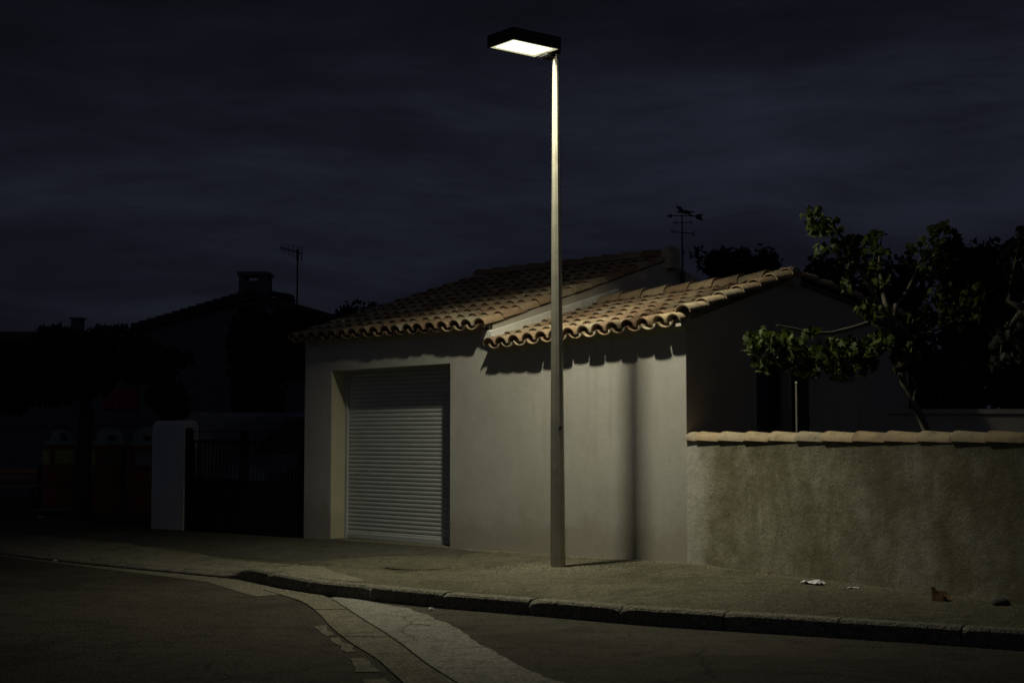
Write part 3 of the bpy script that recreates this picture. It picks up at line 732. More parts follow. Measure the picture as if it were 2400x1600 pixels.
lo.location = HD(-.15, -.04, .088) - SLM.location; lo.rotation_euler = (math.radians(-6), 0, math.atan2(hx.y, hx.x))
br = MB(); br.bbox((hl - .06, -.07, -.045), (hl + .10, .09, -.002), .01, HD); br.bbox((hl + .001, -.08, -.002), (hl + .115, .09, .10), .01, HD)
br.build('bracket', M_BLACK, SLM)

# ------------------------------------------------------------------ low garden wall with tile coping
LWL = 9.5
GW = empty('garden_wall', LW(0, 0, .2), 'low stained garden wall topped with half round coping tiles', 'wall')
b = MB(); b.hexa([LW(-.04, 0, -.05), LW(LWL, 0, -.05), LW(LWL, .2, -.05), LW(-.04, .2, -.05), LW(-.04, 0, 1.47), LW(LWL, 0, 1.47), LW(LWL, .2, 1.47), LW(-.04, .2, 1.47)])
b.build('wall_body', M_OLD, GW)
random.seed(4)
cb = MB(); cb.norecalc = True; s = 0.0
nrm = Vector((-LWD.y, LWD.x, 0))
k = 0
while s < LWL:
    cb.tn = 0.98 if k == 0 else (0.66 if k == 1 else min(1, max(0, random.gauss(0.8, 0.08))))
    ln = 0.36 + U(-.02, .02)
    if k == 0: ln = 0.16
    # front end (left) is the wide raised one
    arch(cb, LW(s, .095 + U(-.006, .006), 1.468), nrm, Vector((0, 0, 1)), (LWD + Vector((0, 0, U(-.004, .004)))).normalized(), .119, .104, ln + .06, .015, True, .014, 12, .76)
    s += ln; k += 1
cp = cb.build('coping_tiles', M_TILE, GW, smooth=45)
mb_ = MB(); mb_.hexa([LW(0.03, .004, 1.44), LW(LWL, .004, 1.44), LW(LWL, .19, 1.44), LW(0.03, .19, 1.44), LW(0.03, .004, 1.4685), LW(LWL, .004, 1.4685), LW(LWL, .19, 1.468), LW(0.03, .19, 1.468)])
mb_.build('mortar_bed', M_OLD, GW)

# ------------------------------------------------------------------ driveway gate, walls beside it
GT = empty('driveway_gate', W(-1.45, .06, .13), 'black metal double gate with upright bars above solid panels', 'gate')
def gate_leaf(t0, t1):
    f = MB(); v0, v1 = .04, .075
    for (a, b_, c, d) in ((t0, t0 + .06, .16, 1.60), (t1 - .06, t1, .16, 1.60), (t0 + .06, t1 - .06, 1.585, 1.60), (t0 + .06, t1 - .06, 1.435, 1.465), (t0 + .06, t1 - .06, .86, .90), (t0 + .06, t1 - .06, .16, .22)):
        f.box((a, v0, c), (b_, v1, d), W)
    return f
for t0, t1 in ((-2.83, -1.47), (-1.44, -.09)):
    f = gate_leaf(t0, t1); fo = f.build('gate_leaf', M_GATE, GT)
    p = MB(); p.box((t0 + .06, .05, .22), (t1 - .06, .062, .86), W); p.build('lower_panel', M_GATE, fo)
    n = 13
    p = MB()
    for i in range(n):
        t = t0 + .06 + (t1 - t0 - .12) * (i + .5) / n; p.tube([W(t, .057, .88), W(t, .057, 1.45)], .011, 6)
    p.build('bars', M_GATE, fo)
p = MB(); p.box((-2.90, .02, .10), (-2.832, .10, 1.64), W); p.build('gate_post', M_GATE, GT)
p = MB(); p.box((-.088, .02, .10), (-.02, .10, 1.62), W); p.build('gate_post', M_GATE, GT)
p = MB(); p.tube([W(-1.50, .03, 1.02), W(-1.50, .0, 1.02), W(-1.60, .0, 1.02)], .01, 6); p.build('handle', M_GATE, GT)
def round_wall(b, t0, t1, v0, v1, z0, zt, along='t', n=10):
    prof = []
    w_ = (v1 - v0) if along == 't' else (t1 - t0); r = w_ / 2
    for k in range(n + 1):
        a = math.pi * k / n; prof.append((-math.cos(a) * r, zt - r * .8 + math.sin(a) * r * .8))
    if along == 't':
        vm = (v0 + v1) / 2; poly = [W(t0, v0, z0)] + [W(t0, vm + x, z) for x, z in prof] + [W(t0, v1, z0)]; b.prism(poly, W(t1, 0, 0) - W(t0, 0, 0))
    else:
        tm = (t0 + t1) / 2; poly = [W(t0, v0, z0)] + [W(tm + x, v0, z) for x, z in prof] + [W(t1, v0, z0)]; b.prism(poly, W(0, v1, 0) - W(0, v0, 0))
b = MB(); round_wall(b, -3.77, -2.905, -.005, .255, -.02, 1.76)
tag(b.build('boundary_wall', M_CONCW, smooth=30), 'short grey rendered wall to the left of the black gate', 'wall')
b = MB(); round_wall(b, -3.22, -2.915, .28, 6.5, -.02, 1.89, 'v')
tag(b.build('side_wall', stucco('garden_render', (0.24, 0.25, 0.26), 0.8), smooth=30), 'round topped grey wall running back behind the black gate', 'wall')

# ------------------------------------------------------------------ van parked behind the gate
VN = empty('parked_van', W(-2.0, 1.6, .1), 'pale van parked behind the black gate beside the garage', 'van')
vt0, vt1 = -2.80, -1.12
prof = [(0.42, .42), (0.42, .95), (0.55, 1.08), (1.05, 1.22), (1.62, 1.80), (1.80, 1.90), (2.2, 1.95), (4.3, 1.93), (4.45, 1.80), (4.5, .42)]
b = MB(); n = len(prof)
secs = []
for t, sc_ in ((vt0, .0), (vt0 + .10, 1), (vt1 - .10, 1), (vt1, .0)):
    secs.append([W(t, v_ + (0.04 if sc_ == 0 and v_ < 1 else 0), z - (0.09 * max(0, z - 1.1) if sc_ == 0 else 0)) for v_, z in prof])
vs = [q for s_ in secs for q in s_]; fs = [tuple(range(n)), tuple(reversed(range(3 * n, 4 * n)))]
for i in range(3):
    for j in range(n): fs.append((i * n + j, i * n + (j + 1) % n, (i + 1) * n + (j + 1) % n, (i + 1) * n + j))
b.add(vs, fs); b.build('body', M_VAN, VN, smooth=50)
b = MB(); b.add([W(vt0 + .14, 1.06, 1.243), W(vt1 - .14, 1.06, 1.243), W(vt1 - .17, 1.60, 1.792), W(vt0 + .17, 1.60, 1.792)], [(0, 1, 2, 3)])
b2 = MB(); b2.hexa([W(vt0 + .14, 1.09, 1.25), W(vt1 - .14, 1.09, 1.25), W(vt1 - .17, 1.63, 1.80), W(vt0 + .17, 1.63, 1.80), W(vt0 + .14, 1.08, 1.262), W(vt1 - .14, 1.08, 1.262), W(vt1 - .17, 1.62, 1.812), W(vt0 + .17, 1.62, 1.812)])
b2.build('windscreen', M_GLASS, VN)
for a_, c_ in ((1.45, 2.35), (2.45, 3.35)):
    b = MB(); lo = 1.22; b.prism([W(vt1 - .012, a_ if a_ > 2 else a_ - .25, lo), W(vt1 - .012, c_, lo), W(vt1 - .03, c_, 1.70), W(vt1 - .03, a_ + .1, 1.70)], UU * .02); b.build('side_window', M_GLASS, VN)
for v_ in (1.15, 3.7):
    for t_ in (vt0 + .02, vt1 - .22):
        b = MB(); b.tube([W(t_, v_, .42), W(t_ + .2, v_, .42)], .32, 18); b.build('wheel', M_TYRE, VN, smooth=40)
for t_ in (vt0 + .2, vt1 - .2):
    b = MB(); b.tube([W(t_, .43, .82), W(t_, .385, .82)], [.11, .09], 12); b.build('headlight', M_GLASS, VN)

# ------------------------------------------------------------------ foliage helpers
def leafblade(b, c, n, up, s, lobed=True):
    n = n.normalized(); x = up.cross(n)
    if x.length < .01: x = Vector((1, 0, 0))
    x.normalize(); y = n.cross(x).normalized()
    if lobed:
        L = [(0, -.5), (.30, -.42), (.48, -.08), (.28, .02), (.34, .28), (.12, .22), (0, .62), (-.12, .22), (-.34, .28), (-.28, .02), (-.48, -.08), (-.30, -.42)]
        vs = [c + x * (a * s) - y * (q * s) + n * (-.22 * s * abs(a) - .10 * s * q * q) for a, q in L] + [c + n * (.02 * s)]
        b.add(vs, [(12, i, (i + 1) % 12) for i in range(12)])
    else:
        vs = [c + x * (a * s) - y * (q * s) + n * (-.2 * s * abs(a)) for a, q in ((0, -.5), (.3, -.05), (0, .55), (-.3, -.05))]
        b.add(vs, [(0, 1, 2), (0, 2, 3)])
def rdir(): 
    z = U(-1, 1); a = U(0, 2 * math.pi); r = math.sqrt(1 - z * z); return Vector((r * math.cos(a), r * math.sin(a), z))

# ------------------------------------------------------------------ pollarded tree behind the garden wall
DT_ = 14.3
random.seed(17)
def PP(x, y, dd=0.0): return ond(x, y, DT_ + dd)
base = PP(2165, 1100, .1); base.z = .1
MT = empty('mulberry_tree', base, 'pollarded tree with large green leaves behind the low garden wall', 'tree')
tk = MB()
trunk = [base, PP(2172, 1010, .05), PP(2150, 960), PP(2118, 900), PP(2108, 840), PP(2100, 790), PP(2092, 765)]
tk.tube(trunk, [.05, .042, .036, .034, .036, .045, .065], 9)
br = {
 'a': ([PP(2092, 765), PP(2050, 752, -.1), PP(2000, 768, -.2), PP(1950, 780, -.3), PP(1900, 782, -.35), PP(1860, 770, -.4), PP(1820, 762, -.45)], [.05, .028, .022, .018, .016, .012, .008]),
 'b': ([PP(2092, 760), PP(2100, 715), PP(2125, 685, .05), PP(2142, 650, .1), PP(2160, 600, .1), PP(2200, 540, .2)], [.045, .026, .020, .016, .012, .006]),
 'c': ([PP(2088, 760), PP(2060, 710, -.1), PP(2020, 640, -.1), PP(1985, 570, -.2), PP(1935, 510, -.2), PP(1892, 480, -.3)], [.05, .030, .024, .018, .012, .006]),
 'd': ([PP(2095, 765), PP(2130, 790, .2), PP(2180, 780, .4), PP(2260, 740, .5)], [.05, .028, .02, .01]),
 'e': ([PP(2100, 790), PP(2060, 830, -.2), PP(1990, 850, -.3), PP(1910, 840, -.4), PP(1840, 820, -.4), PP(1780, 800, -.5)], [.04, .02, .015, .012, .01, .006]),
 'f': ([PP(2140, 950), PP(2150, 900, -.1), PP(2125, 870, -.2)], [.02, .014, .006]),
 'g': ([PP(2088, 760), PP(2070, 690, .3), PP(2060, 620, .5), PP(2065, 560, .5)], [.04, .024, .016, .008]),
}
for P, r_ in br.values(): tk.tube(P, r_, 7)
# knobbly pollard head
for q in range(7):
    c_ = PP(2092, 765) + rdir() * .05; tk.tube([c_ - rdir() * .03, c_, c_ + rdir() * .05], [.03, .055, .03], 7)
tk.build('trunk', M_BARK, MT, smooth=60)
lf = MB(); lf.norecalc = True
cl = [ # px, py, rx, ry, count, depth offset
 (1905, 500, 26, 24, 26, -.3), (1935, 530, 40, 26, 46, -.25), (1975, 560, 36, 34, 50, -.2), (1925, 580, 16, 26, 12, -.2), (2000, 610, 30, 32, 40, -.15), (1985, 650, 18, 36, 20, -.1), (2030, 560, 24, 26, 20, 0), (2060, 575, 26, 34, 30, .3), (2050, 640, 34, 40, 34, .2),
 (2150, 590, 26, 36, 30, .1), (2195, 560, 32, 42, 44, .15), (2210, 530, 20, 18, 12, .15), (2175, 625, 40, 28, 36, .1), (2220, 600, 24, 30, 18, .3),
 (2035, 720, 30, 30, 34, -.1), (2055, 740, 24, 20, 18, -.1), (2150, 750, 46, 26, 52, .1), (2120, 790, 30, 22, 22, 0),
 (1800, 790, 34, 30, 44, -.5), (1765, 800, 20, 28, 22, -.5), (1790, 845, 26, 28, 22, -.5), (1850, 800, 34, 26, 40, -.45), (1845, 840, 40, 24, 36, -.4), (1905, 830, 40, 30, 50, -.4), (1960, 820, 42, 32, 56, -.35), (1890, 870, 26, 20, 16, -.4), (1965, 860, 36, 24, 30, -.3), (2020, 815, 40, 36, 50, -.25), (2060, 800, 30, 30, 34, -.15), (2030, 850, 30, 24, 18, -.2), (2115, 850, 20, 30, 16, -.1), (2125, 820, 30, 20, 18, -.1),
 (2210, 700, 60, 40, 50, .5), (2250, 740, 50, 40, 34, .6), (2290, 690, 40, 50, 30, .8), (1905, 772, 26, 10, 10, -.4)]
for x, y, rx, ry, cnt, dd in cl:
    c = PP(x, y, dd); sx = rx / FPX * DT_; sy = ry / FPX * DT_
    for i in range(int(cnt * (1.4 if y > 740 else 0.85))):
        d = rdir() * (R() ** .4); p = c + Vector((d.x * sx, d.y * .28, d.z * sy)) + Vector((0, 0, -.02))
        lf.tn = min(1, max(0, random.gauss(.45, .25)))
        nn = (rdir() + Vector((-.35, -.55, .45))).normalized()
        leafblade(lf, p, nn, Vector((U(-.5, .5), U(-.5, .5), 1)), U(.055, .125))
lf.build('crown', M_LEAF, MT)

# second tree at the right edge
base = ond(2420, 1100, 13.2); base.z = .1
ET = empty('mulberry_tree', base, 'second leafy tree cut off by the right edge of the photo', 'tree')
def PE(x, y, dd=0.0): return ond(x, y, 13.2 + dd)
tk = MB(); tk.tube([base, PE(2425, 900), PE(2415, 780), PE(2400, 720)], [.09, .08, .07, .06], 9)
tk.tube([PE(2400, 722), PE(2362, 705), PE(2372, 650), PE(2384, 600), PE(2400, 560)], [.05, .025, .02, .016, .01], 7)
tk.tube([PE(2402, 725), PE(2370, 760), PE(2350, 800), PE(2345, 830)], [.05, .022, .016, .008], 7)
tk.tube([PE(2404, 722), PE(2440, 650), PE(2460, 560)], [.05, .03, .01], 7); tk.build('trunk', M_BARK, ET, smooth=60)
lf = MB(); lf.norecalc = True
for x, y, rx, ry, cnt in ((2385, 590, 26, 40, 60), (2380, 640, 24, 24, 26), (2420, 560, 30, 40, 40), (2355, 790, 32, 34, 60), (2380, 830, 30, 30, 44), (2345, 850, 20, 26, 22), (2400, 780, 30, 40, 40), (2440, 700, 40, 80, 70)):
    c = PE(x, y)
    for i in range(int(cnt * 1.3)):
        d = rdir() * (R() ** .4); p = c + Vector((d.x * rx / FPX * 13.2, d.y * .25, d.z * ry / FPX * 13.2)); lf.tn = min(1, max(0, random.gauss(.3, .2)))
        leafblade(lf, p, (rdir() + Vector((-.4, -.4, .5))), Vector((U(-.5, .5), U(-.5, .5), 1)), U(.055, .12))
lf.build('crown', M_DLEAF, ET)

# thin lit post in the garden
p0 = ond(1868, 1012, 15.0); p1 = ond(1869, 898, 15.0)
PSt = MB(); PSt.tube([(p0.x, p0.y, .1), (p0.x, p0.y, p1.z)], .013, 8); PSt.tube([(p0.x, p0.y, p1.z), (p0.x, p0.y, p1.z + .02)], [.018, .012], 8)
tag(PSt.build('garden_post', M_POLE), 'thin metal post standing behind the coping in front of the dark gable', 'post')

# ------------------------------------------------------------------ background trees
def crown(b, c, rx, ry, rz, n, s, rough=.35):
    c = Vector(c); lobes = [(c + Vector((U(-1, 1) * rx * .62, U(-1, 1) * ry * .5, U(-.55, .75) * rz)), U(.28, .5)) for _ in range(16)]
    for i in range(n):
        lc, lr = random.choice(lobes); d = rdir() * (R() ** rough)
        p = lc + Vector((d.x * rx * lr, d.y * ry * lr, d.z * rz * lr * 1.1)); b.tn = R()
        leafblade(b, p, rdir() + Vector((0, -.3, .4)), rdir(), s * U(.6, 1.3), False)
def bgtree(x, ytop, d, wpx, hpx, label, n=2600, s=.15, group='dark trees behind the houses', spikes=0, cat='tree'):
    c = ond(x, ytop + hpx / 2, d); rx = wpx / 2 / FPX * d; rz = hpx / 2 / FPX * d
    e = empty('tree', (c.x, c.y, .1), label, cat, group)
    t = MB(); t.tube([(c.x, c.y, .05), (c.x + .05, c.y, c.z - rz * .4), (c.x, c.y, c.z + rz * .3)], [.16, .12, .05], 8)
    for k in range(5):
        a = U(0, 6.28); t.tube([(c.x, c.y, c.z - rz * .3), (c.x + math.cos(a) * rx * .5, c.y + math.sin(a) * rx * .4, c.z + U(-.1, .5) * rz)], [.07, .02], 6)
    t.build('trunk', M_DBARK, e, smooth=60)
    l = MB(); l.norecalc = True; crown(l, c, rx, max(.8, rx * .6), rz, n, s)
    for k in range(spikes):
        bx = c.x + U(-.8, .8) * rx; top = c.z + rz * U(.8, 1.12); x2 = bx + U(-.2, .2)
        for q in range(46):
            f = R() ** 1.3; l.tn = R(); leafblade(l, Vector((bx + (x2 - bx) * f + random.gauss(0, .07), c.y + random.gauss(0, .1), c.z + rz * .35 + (top - c.z - rz * .35) * f + random.gauss(0, .03))), rdir(), rdir(), s * U(.5, .9), False)
    l.build('crown', M_DLEAF, e); return e
random.seed(23)
bgtree(1690, 585, 24, 110, 150, 'dark bushy treetop showing beside the weathervane pole', 1800, .13, spikes=7)
bgtree(1765, 585, 26, 130, 170, 'dark treetop above the ridge of the right hand roof', 2000, .13, spikes=8)
bgtree(1940, 600, 25, 150, 330, 'dark tree directly behind the gable and the tall leafy branch', 3200, .15, spikes=5)
bgtree(2100, 600, 26, 230, 420, 'broad dark tree filling the gap between the two raised branches', 5200, .17, spikes=7)
bgtree(2270, 575, 22, 200, 420, 'black tree between the mulberry and the right edge tree', 5200, .16, spikes=10)
bgtree(2400, 620, 23, 200, 420, 'dark tree mass behind the right edge of the garden', 4600, .17, spikes=3)
bgtree(620, 715, 29, 200, 290, 'dark round tree standing between the chimney house and the garage', 5600, .18)
bgtree(730, 728, 33, 150, 200, 'small dark treetop over the left end of the garage roof', 3000, .16, spikes=6)
bgtree(845, 712, 46, 150, 150, 'faint distant treetop behind the left garage roof', 1600, .2, spikes=6)
bgtree(395, 880, 30, 110, 120, 'dark shrub in front of the chimney house wall', 1600, .14, cat='shrub')
random.seed(31)
hd = MB(); hd.norecalc = True
for i in range(9000):
    x = U(3.9, 12); y = 19.5 + U(-.5, .7) + .2 * x; z = U(.1, 2.75 + .35 * mn.noise(Vector((x, 0, 0)))); hd.tn = R(); leafblade(hd, Vector((x, y, z)), rdir() + Vector((0, -.5, .2)), rdir(), U(.12, .24), False)
tag(hd.build('hedge', M_DLEAF), 'tall dark hedge closing the back of the garden', 'hedge')
b = MB(); b.box((4.3, 17.8, .05), (11, 18.0, 1.80)); b.box((4.27, 17.76, 1.80), (11.05, 18.04, 1.86))
tag(b.build('back_wall', M_GABLE), 'dim low wall at the back of the garden on the right', 'wall')

# ------------------------------------------------------------------ left: street tree
random.seed(41)
c = ond(195, 1214, 24.4); c.z = .10
LT = empty('street_tree', c, 'dark street tree whose trunk stands in front of the recycling bins', 'tree')
t = MB(); t.tube([(c.x, c.y, .05), (c.x - .02, c.y, .9), (c.x + .02, c.y, 1.9), (c.x, c.y, 2.25)], [.155, .13, .12, .13], 12)
for k in range(9):
    a = 6.28 * k / 9 + U(-.2, .2); L_ = U(.9, 1.7); h = U(.4, 1.0)
    t.tube([(c.x, c.y, 2.15), (c.x + math.cos(a) * L_ * .4, c.y + math.sin(a) * L_ * .4, 2.3 + h * .4), (c.x + math.cos(a) * L_, c.y + math.sin(a) * L_, 2.3 + h)], [.08, .05, .025], 7)
t.build('trunk', M_DBARK, LT, smooth=60)
l = MB(); l.norecalc = True
for (x, y, rx, ry, n_) in ((60, 850, 70, 60, 900), (140, 830, 80, 55, 1000), (230, 820, 80, 50, 1000), (310, 825, 70, 45, 800), (400, 840, 50, 22, 260), (30, 920, 50, 50, 500), (120, 905, 70, 50, 700), (210, 885, 60, 40, 500), (330, 870, 60, 30, 260), (250, 785, 40, 24, 220), (140, 785, 50, 24, 220), (285, 780, 22, 22, 90), (-40, 880, 60, 90, 600)):
    q = ond(x, y, 24.4); 
    for i in range(n_):
        d = rdir() * (R() ** .45); p = q + Vector((d.x * rx / FPX * 24.4, d.y * .8, d.z * ry / FPX * 24.4)); l.tn = R()
        leafblade(l, p, rdir() + Vector((.3, -.5, .5)), Vector((U(-.5, .5), U(-.5, .5), 1)), U(.09, .18), False)
l.build('crown', M_DLEAF, LT)

# ------------------------------------------------------------------ recycling bins
random.seed(51)
pf = MB(); 
q0 = onz(60, 1193, .1)
def bin_at(x, ybase, size, h, rot, label, labmats):
    p = onz(x, ybase, .13); e = empty('recycling_bin', (p.x, p.y, .13), label, 'recycling bin', 'recycling bins beside the boundary wall')
    e.rotation_euler = (0, 0, rot)
    def part(name, b, m, **k):
        o_ = b.build(name, m, None, **k); o_.parent = e; return o_
    b = MB(); s2 = size / 2
    b.lathe([(s2 * .93, 0), (s2 * .96, .05), (s2 * .97, .36), (s2 * .955, .37), (s2 * .97, .38), (s2 * .985, .78), (s2 * .97, .79), (s2 * .985, .80), (s2, 1.17), (s2 * 1.03, 1.18), (s2 * 1.03, 1.22)], n=32, sq=6.0); part('body', b, M_BINR, smooth=30)
    b = MB(); b.lathe([(s2 * 1.02, 1.221), (s2 * .99, 1.27), (s2 * .84, 1.40), (s2 * .55, h - .03), (s2 * .2, h), (s2 * .01, h + .002)], n=32, sq=5.0); dome = part('dome', b, M_BIND, smooth=30)
    for k in range(4):
        a = math.pi / 2 * k; d = Vector((math.cos(a), math.sin(a), 0)); n_ = (d * .75 + Vector((0, 0, .62))).normalized()
        cc = d * (s2 * .80) + Vector((0, 0, 1.375))
        b = MB(); b.tube([cc - n_ * .03, cc + n_ * .022], .085, 16); o_ = b.build('opening', M_BLACK, None, smooth=30); o_.parent = dome
    for k, lm in enumerate(labmats):
        a = (-math.pi / 2, 0, math.pi, math.pi / 2)[k]; d = Vector((math.cos(a), math.sin(a), 0)); t_ = Vector((-d.y, d.x, 0))
        P = [d * (s2 * 1.005) + t_ * (sx_ * s2 * .72) + Vector((0, 0, z_)) for sx_, z_ in ((-1, .84), (1, .84), (1, 1.12), (-1, 1.12))]
        b = MB(); b.prism(P, d * .008); part('sticker', b, lm)
    return e
bin_at(136, 1187, .52, 1.50, math.radians(40), 'leftmost red recycling bin with yellow stickers', (M_LABY, M_LABG, M_LABY))
bin_at(253, 1196, .56, 1.56, math.radians(28), 'red recycling bin between tree trunk and last bin, grey green sticker', (M_LABG, M_LABW, M_LABY))
bin_at(338, 1199, .56, 1.56, math.radians(22), 'red recycling bin half hidden by the grey wall, with pale sticker', (M_LABW, M_LABW, M_LABW))
a = onz(85, 1196, .1); b_ = onz(172, 1196, .1); c_ = onz(208, 1203, .1); d_ = onz(420, 1208, .1)
for k, (p, q) in enumerate(((a, b_), (c_, d_))):
    b = MB(); b.bbox((p.x, p.y - .15, .04), (q.x, p.y + 1.4, .128), .01)
    tag(b.build('bin_platform', M_APRON), ('concrete slab under the leftmost recycling bin', 'concrete slab under the two bins by the grey wall')[k], 'slab', 'concrete slabs under the bins')

# ------------------------------------------------------------------ bench
p = onz(45, 1183, .1)
BE = empty('park_bench', (p.x, p.y, .1), 'wooden slatted bench left of the recycling bins', 'bench')
x0, x1 = p.x - 1.25, p.x + .42; y0 = p.y
b = MB()
for k in range(3): b.bbox((x0, y0 - .05 + k * .15, .46), (x1, y0 + .07 + k * .15, .495), .006)
b.build('seat', M_WOOD, BE)
b = MB()
for k in range(2): b.bbox((x0, y0 + .46 + k * .03, .60 + k * .14), (x1, y0 + .49 + k * .03, .70 + k * .14), .006)
b.build('backrest', M_WOOD, BE)
for xx in (x0 + .15, x1 - .15):
    b = MB(); b.box((xx - .03, y0 - .02, .08), (xx + .03, y0 + .03, .46)); b.box((xx - .031, y0 + .40, .08), (xx + .031, y0 + .458, .9)); b.box((xx - .029, y0 + .03, .40), (xx + .029, y0 + .40, .455)); b.build('leg', M_BLACK, BE)

# ------------------------------------------------------------------ houses on the left
def wpt(x, y, d): return ond(x, y, d)
HS = empty('chimney_house', (-6.5, 35, .1), 'low gabled house with a tall capped chimney left of the garage', 'house')
Yh = 35.0; xl = -9.15; xr = -3.4; xm = -6.35; ze = 4.08; zr = 4.88; zrr = 4.05
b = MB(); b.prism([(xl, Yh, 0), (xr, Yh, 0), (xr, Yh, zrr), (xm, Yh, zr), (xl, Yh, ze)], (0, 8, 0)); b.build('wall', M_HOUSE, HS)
b = MB(); 
b.hexa([(xl - .25, Yh - .15, ze - .05), (xm, Yh - .15, zr + .02), (xm, Yh + 8.2, zr + .02), (xl - .25, Yh + 8.2, ze - .05), (xl - .25, Yh - .15, ze + .09), (xm, Yh - .15, zr + .18), (xm, Yh + 8.2, zr + .18), (xl - .25, Yh + 8.2, ze + .09)])
b.hexa([(xm, Yh - .15, zr + .02), (xr + .25, Yh - .15, zrr - .05), (xr + .25, Yh + 8.2, zrr - .05), (xm, Yh + 8.2, zr + .02), (xm, Yh - .15, zr + .18), (xr + .25, Yh - .15, zrr + .09), (xr + .25, Yh + 8.2, zrr + .09), (xm, Yh + 8.2, zr + .18)])
for k in range(15):   # verge tiles along the rake
    f = k / 15; 
    x_ = xl - .2 + (xm - xl + .2) * f; z_ = ze + .09 + (zr - ze + .09) * f
    b.tube([(x_, Yh - .14, z_ + .03), (x_ + .24, Yh - .14, z_ + .065)], [.085, .07], 8)
rf = b.build('roof', M_DTILE, HS)
ca = wpt(560, 637, 35.3); cb_ = wpt(627, 700, 35.3)
b = MB(); b.box((ca.x, 35.3, 3.9), (cb_.x, 35.95, ca.z - .22))
for sx, sy in ((ca.x, 35.3), (cb_.x - .25, 35.3), (ca.x, 35.85), (cb_.x - .25, 35.85)): b.box((sx, sy, ca.z - .22), (sx + (.14 if sx == ca.x else .25), sy + .1, ca.z - .08))
b.box((ca.x - .03, 35.25, ca.z - .08), (cb_.x + .03, 36.0, ca.z)); b.build('chimney', M_HOUSE, rf)
cc = wpt(629, 680, 35.8); cd = wpt(682, 700, 35.8)
b = MB(); b.box((cc.x, 35.8, 3.6), (cd.x, 36.4, cc.z - .18)); b.hexa([(cc.x, 35.8, cc.z - .10), (cd.x, 35.8, cc.z - .20), (cd.x, 36.4, cc.z - .20), (cc.x, 36.4, cc.z - .10), (cc.x, 35.8, cc.z), (cd.x, 35.8, cc.z - .10), (cd.x, 36.4, cc.z - .10), (cc.x, 36.4, cc.z)])
b.box((cd.x - .18, 35.82, cc.z - .18), (cd.x, 36.38, cc.z - .17)); b.build('chimney', M_DTILE, rf)
# wing with red shutters
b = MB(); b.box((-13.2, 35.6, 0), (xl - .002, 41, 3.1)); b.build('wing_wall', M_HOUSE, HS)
b = MB(); b.hexa([(-13.4, 35.3, 3.1), (xl - .26, 35.3, 3.1), (xl - .26, 38.4, 4.0), (-13.4, 38.4, 4.0), (-13.4, 35.3, 3.22), (xl - .26, 35.3, 3.22), (xl - .26, 38.4, 4.12), (-13.4, 38.4, 4.12)]); b.build('wing_roof', M_DTILE, HS)
sa = wpt(240, 908, 35.55); sb = wpt(322, 958, 35.55)
b = MB()
for k in range(2):
    w_ = (sb.x - sa.x) / 2; b.bbox((sa.x + k * w_, 35.55, sb.z), (sa.x + (k + 1) * w_ - .015, 35.595, sa.z), .006)
b.build('shutter', M_RED, HS)
sa = wpt(325, 898, 35.4); sb = wpt(335, 958, 35.4); b = MB(); b.box((sa.x, 35.3, sb.z), (sb.x, 35.55, sa.z)); b.build('red_lit_edge', M_RED, HS)  # wing edge caught by reddish lamplight, put in as a red coloured box
# antenna
pa = wpt(696, 735, 36.2); pt = wpt(693, 585, 36.2)
AN = empty('tv_antenna', (pa.x, pa.y, pa.z), 'thin television antenna mast beside the capped chimney', 'antenna')
b = MB(); b.tube([(pa.x, pa.y, pa.z - .6), (pa.x, pa.y, pt.z)], .02, 6); qa = wpt(682, 705, 36.2); b.tube([(qa.x, qa.y, qa.z), (pa.x, pa.y, qa.z)], .02, 6); b.build('mast', M_BLACK, AN)
b = MB(); A_ = wpt(706, 600, 36.2); B_ = wpt(658, 588, 36.2); dv = (B_ - A_).normalized(); A_ = Vector((A_.x, 36.2, pt.z - .10)); B_ = A_ + Vector((-.52, -.12, .14))
b.tube([A_, B_], .014, 6)
for k in range(8):
    f = .12 + k * .12; c_ = A_.lerp(B_, f); ln = .17 - .012 * k if k else .2
    b.tube([c_ + Vector((-.02, .15, -ln)), c_ + Vector((.02, -.15, ln))], .008, 5)
b.tube([A_ + Vector((0, .1, -.17)), A_ + Vector((0, .1, .18))], .012, 5); b.tube([A_ + Vector((0.03, -.1, -.17)), A_ + Vector((0.03, -.1, .18))], .012, 5)
b.build('aerial', M_BLACK, AN)
# far house
FH = empty('far_house', (-14, 42, .1), 'long low dark house behind the street tree at the far left', 'house')
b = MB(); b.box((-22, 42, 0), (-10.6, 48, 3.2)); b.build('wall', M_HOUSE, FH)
zt = wpt(100, 775, 45).z
b = MB(); b.hexa([(-22.3, 41.7, 3.1), (-10.4, 41.7, 3.1), (-10.4, 45, zt - .15), (-22.3, 45, zt - .15), (-22.3, 41.7, 3.25), (-10.4, 41.7, 3.25), (-10.4, 45, zt - .04), (-22.3, 45, zt)])
b.hexa([(-22.3, 45, zt - .15), (-10.4, 45, zt - .15), (-10.4, 48.3, 3.1), (-22.3, 48.3, 3.1), (-22.3, 45, zt), (-10.4, 45, zt - .04), (-10.4, 48.3, 3.25), (-22.3, 48.3, 3.25)])
rf = b.build('roof', M_DTILE, FH)
ca = wpt(169, 744, 44.5); cb_ = wpt(191, 780, 44.5); b = MB(); b.box((ca.x, 44.4, cb_.z - .5), (cb_.x, 44.8, ca.z - .06)); b.box((ca.x - .04, 44.36, ca.z - .06), (cb_.x + .04, 44.84, ca.z)); b.build('chimney', M_HOUSE, rf)
b = MB(); b.box((-16, 33.0, .05), (-8.6, 33.25, 1.75)); b.box((-16, 32.96, 1.752), (-8.55, 33.29, 1.83))
tag(b.build('street_wall', M_HOUSE), 'bluish grey low wall behind the bench and recycling bins', 'wall')

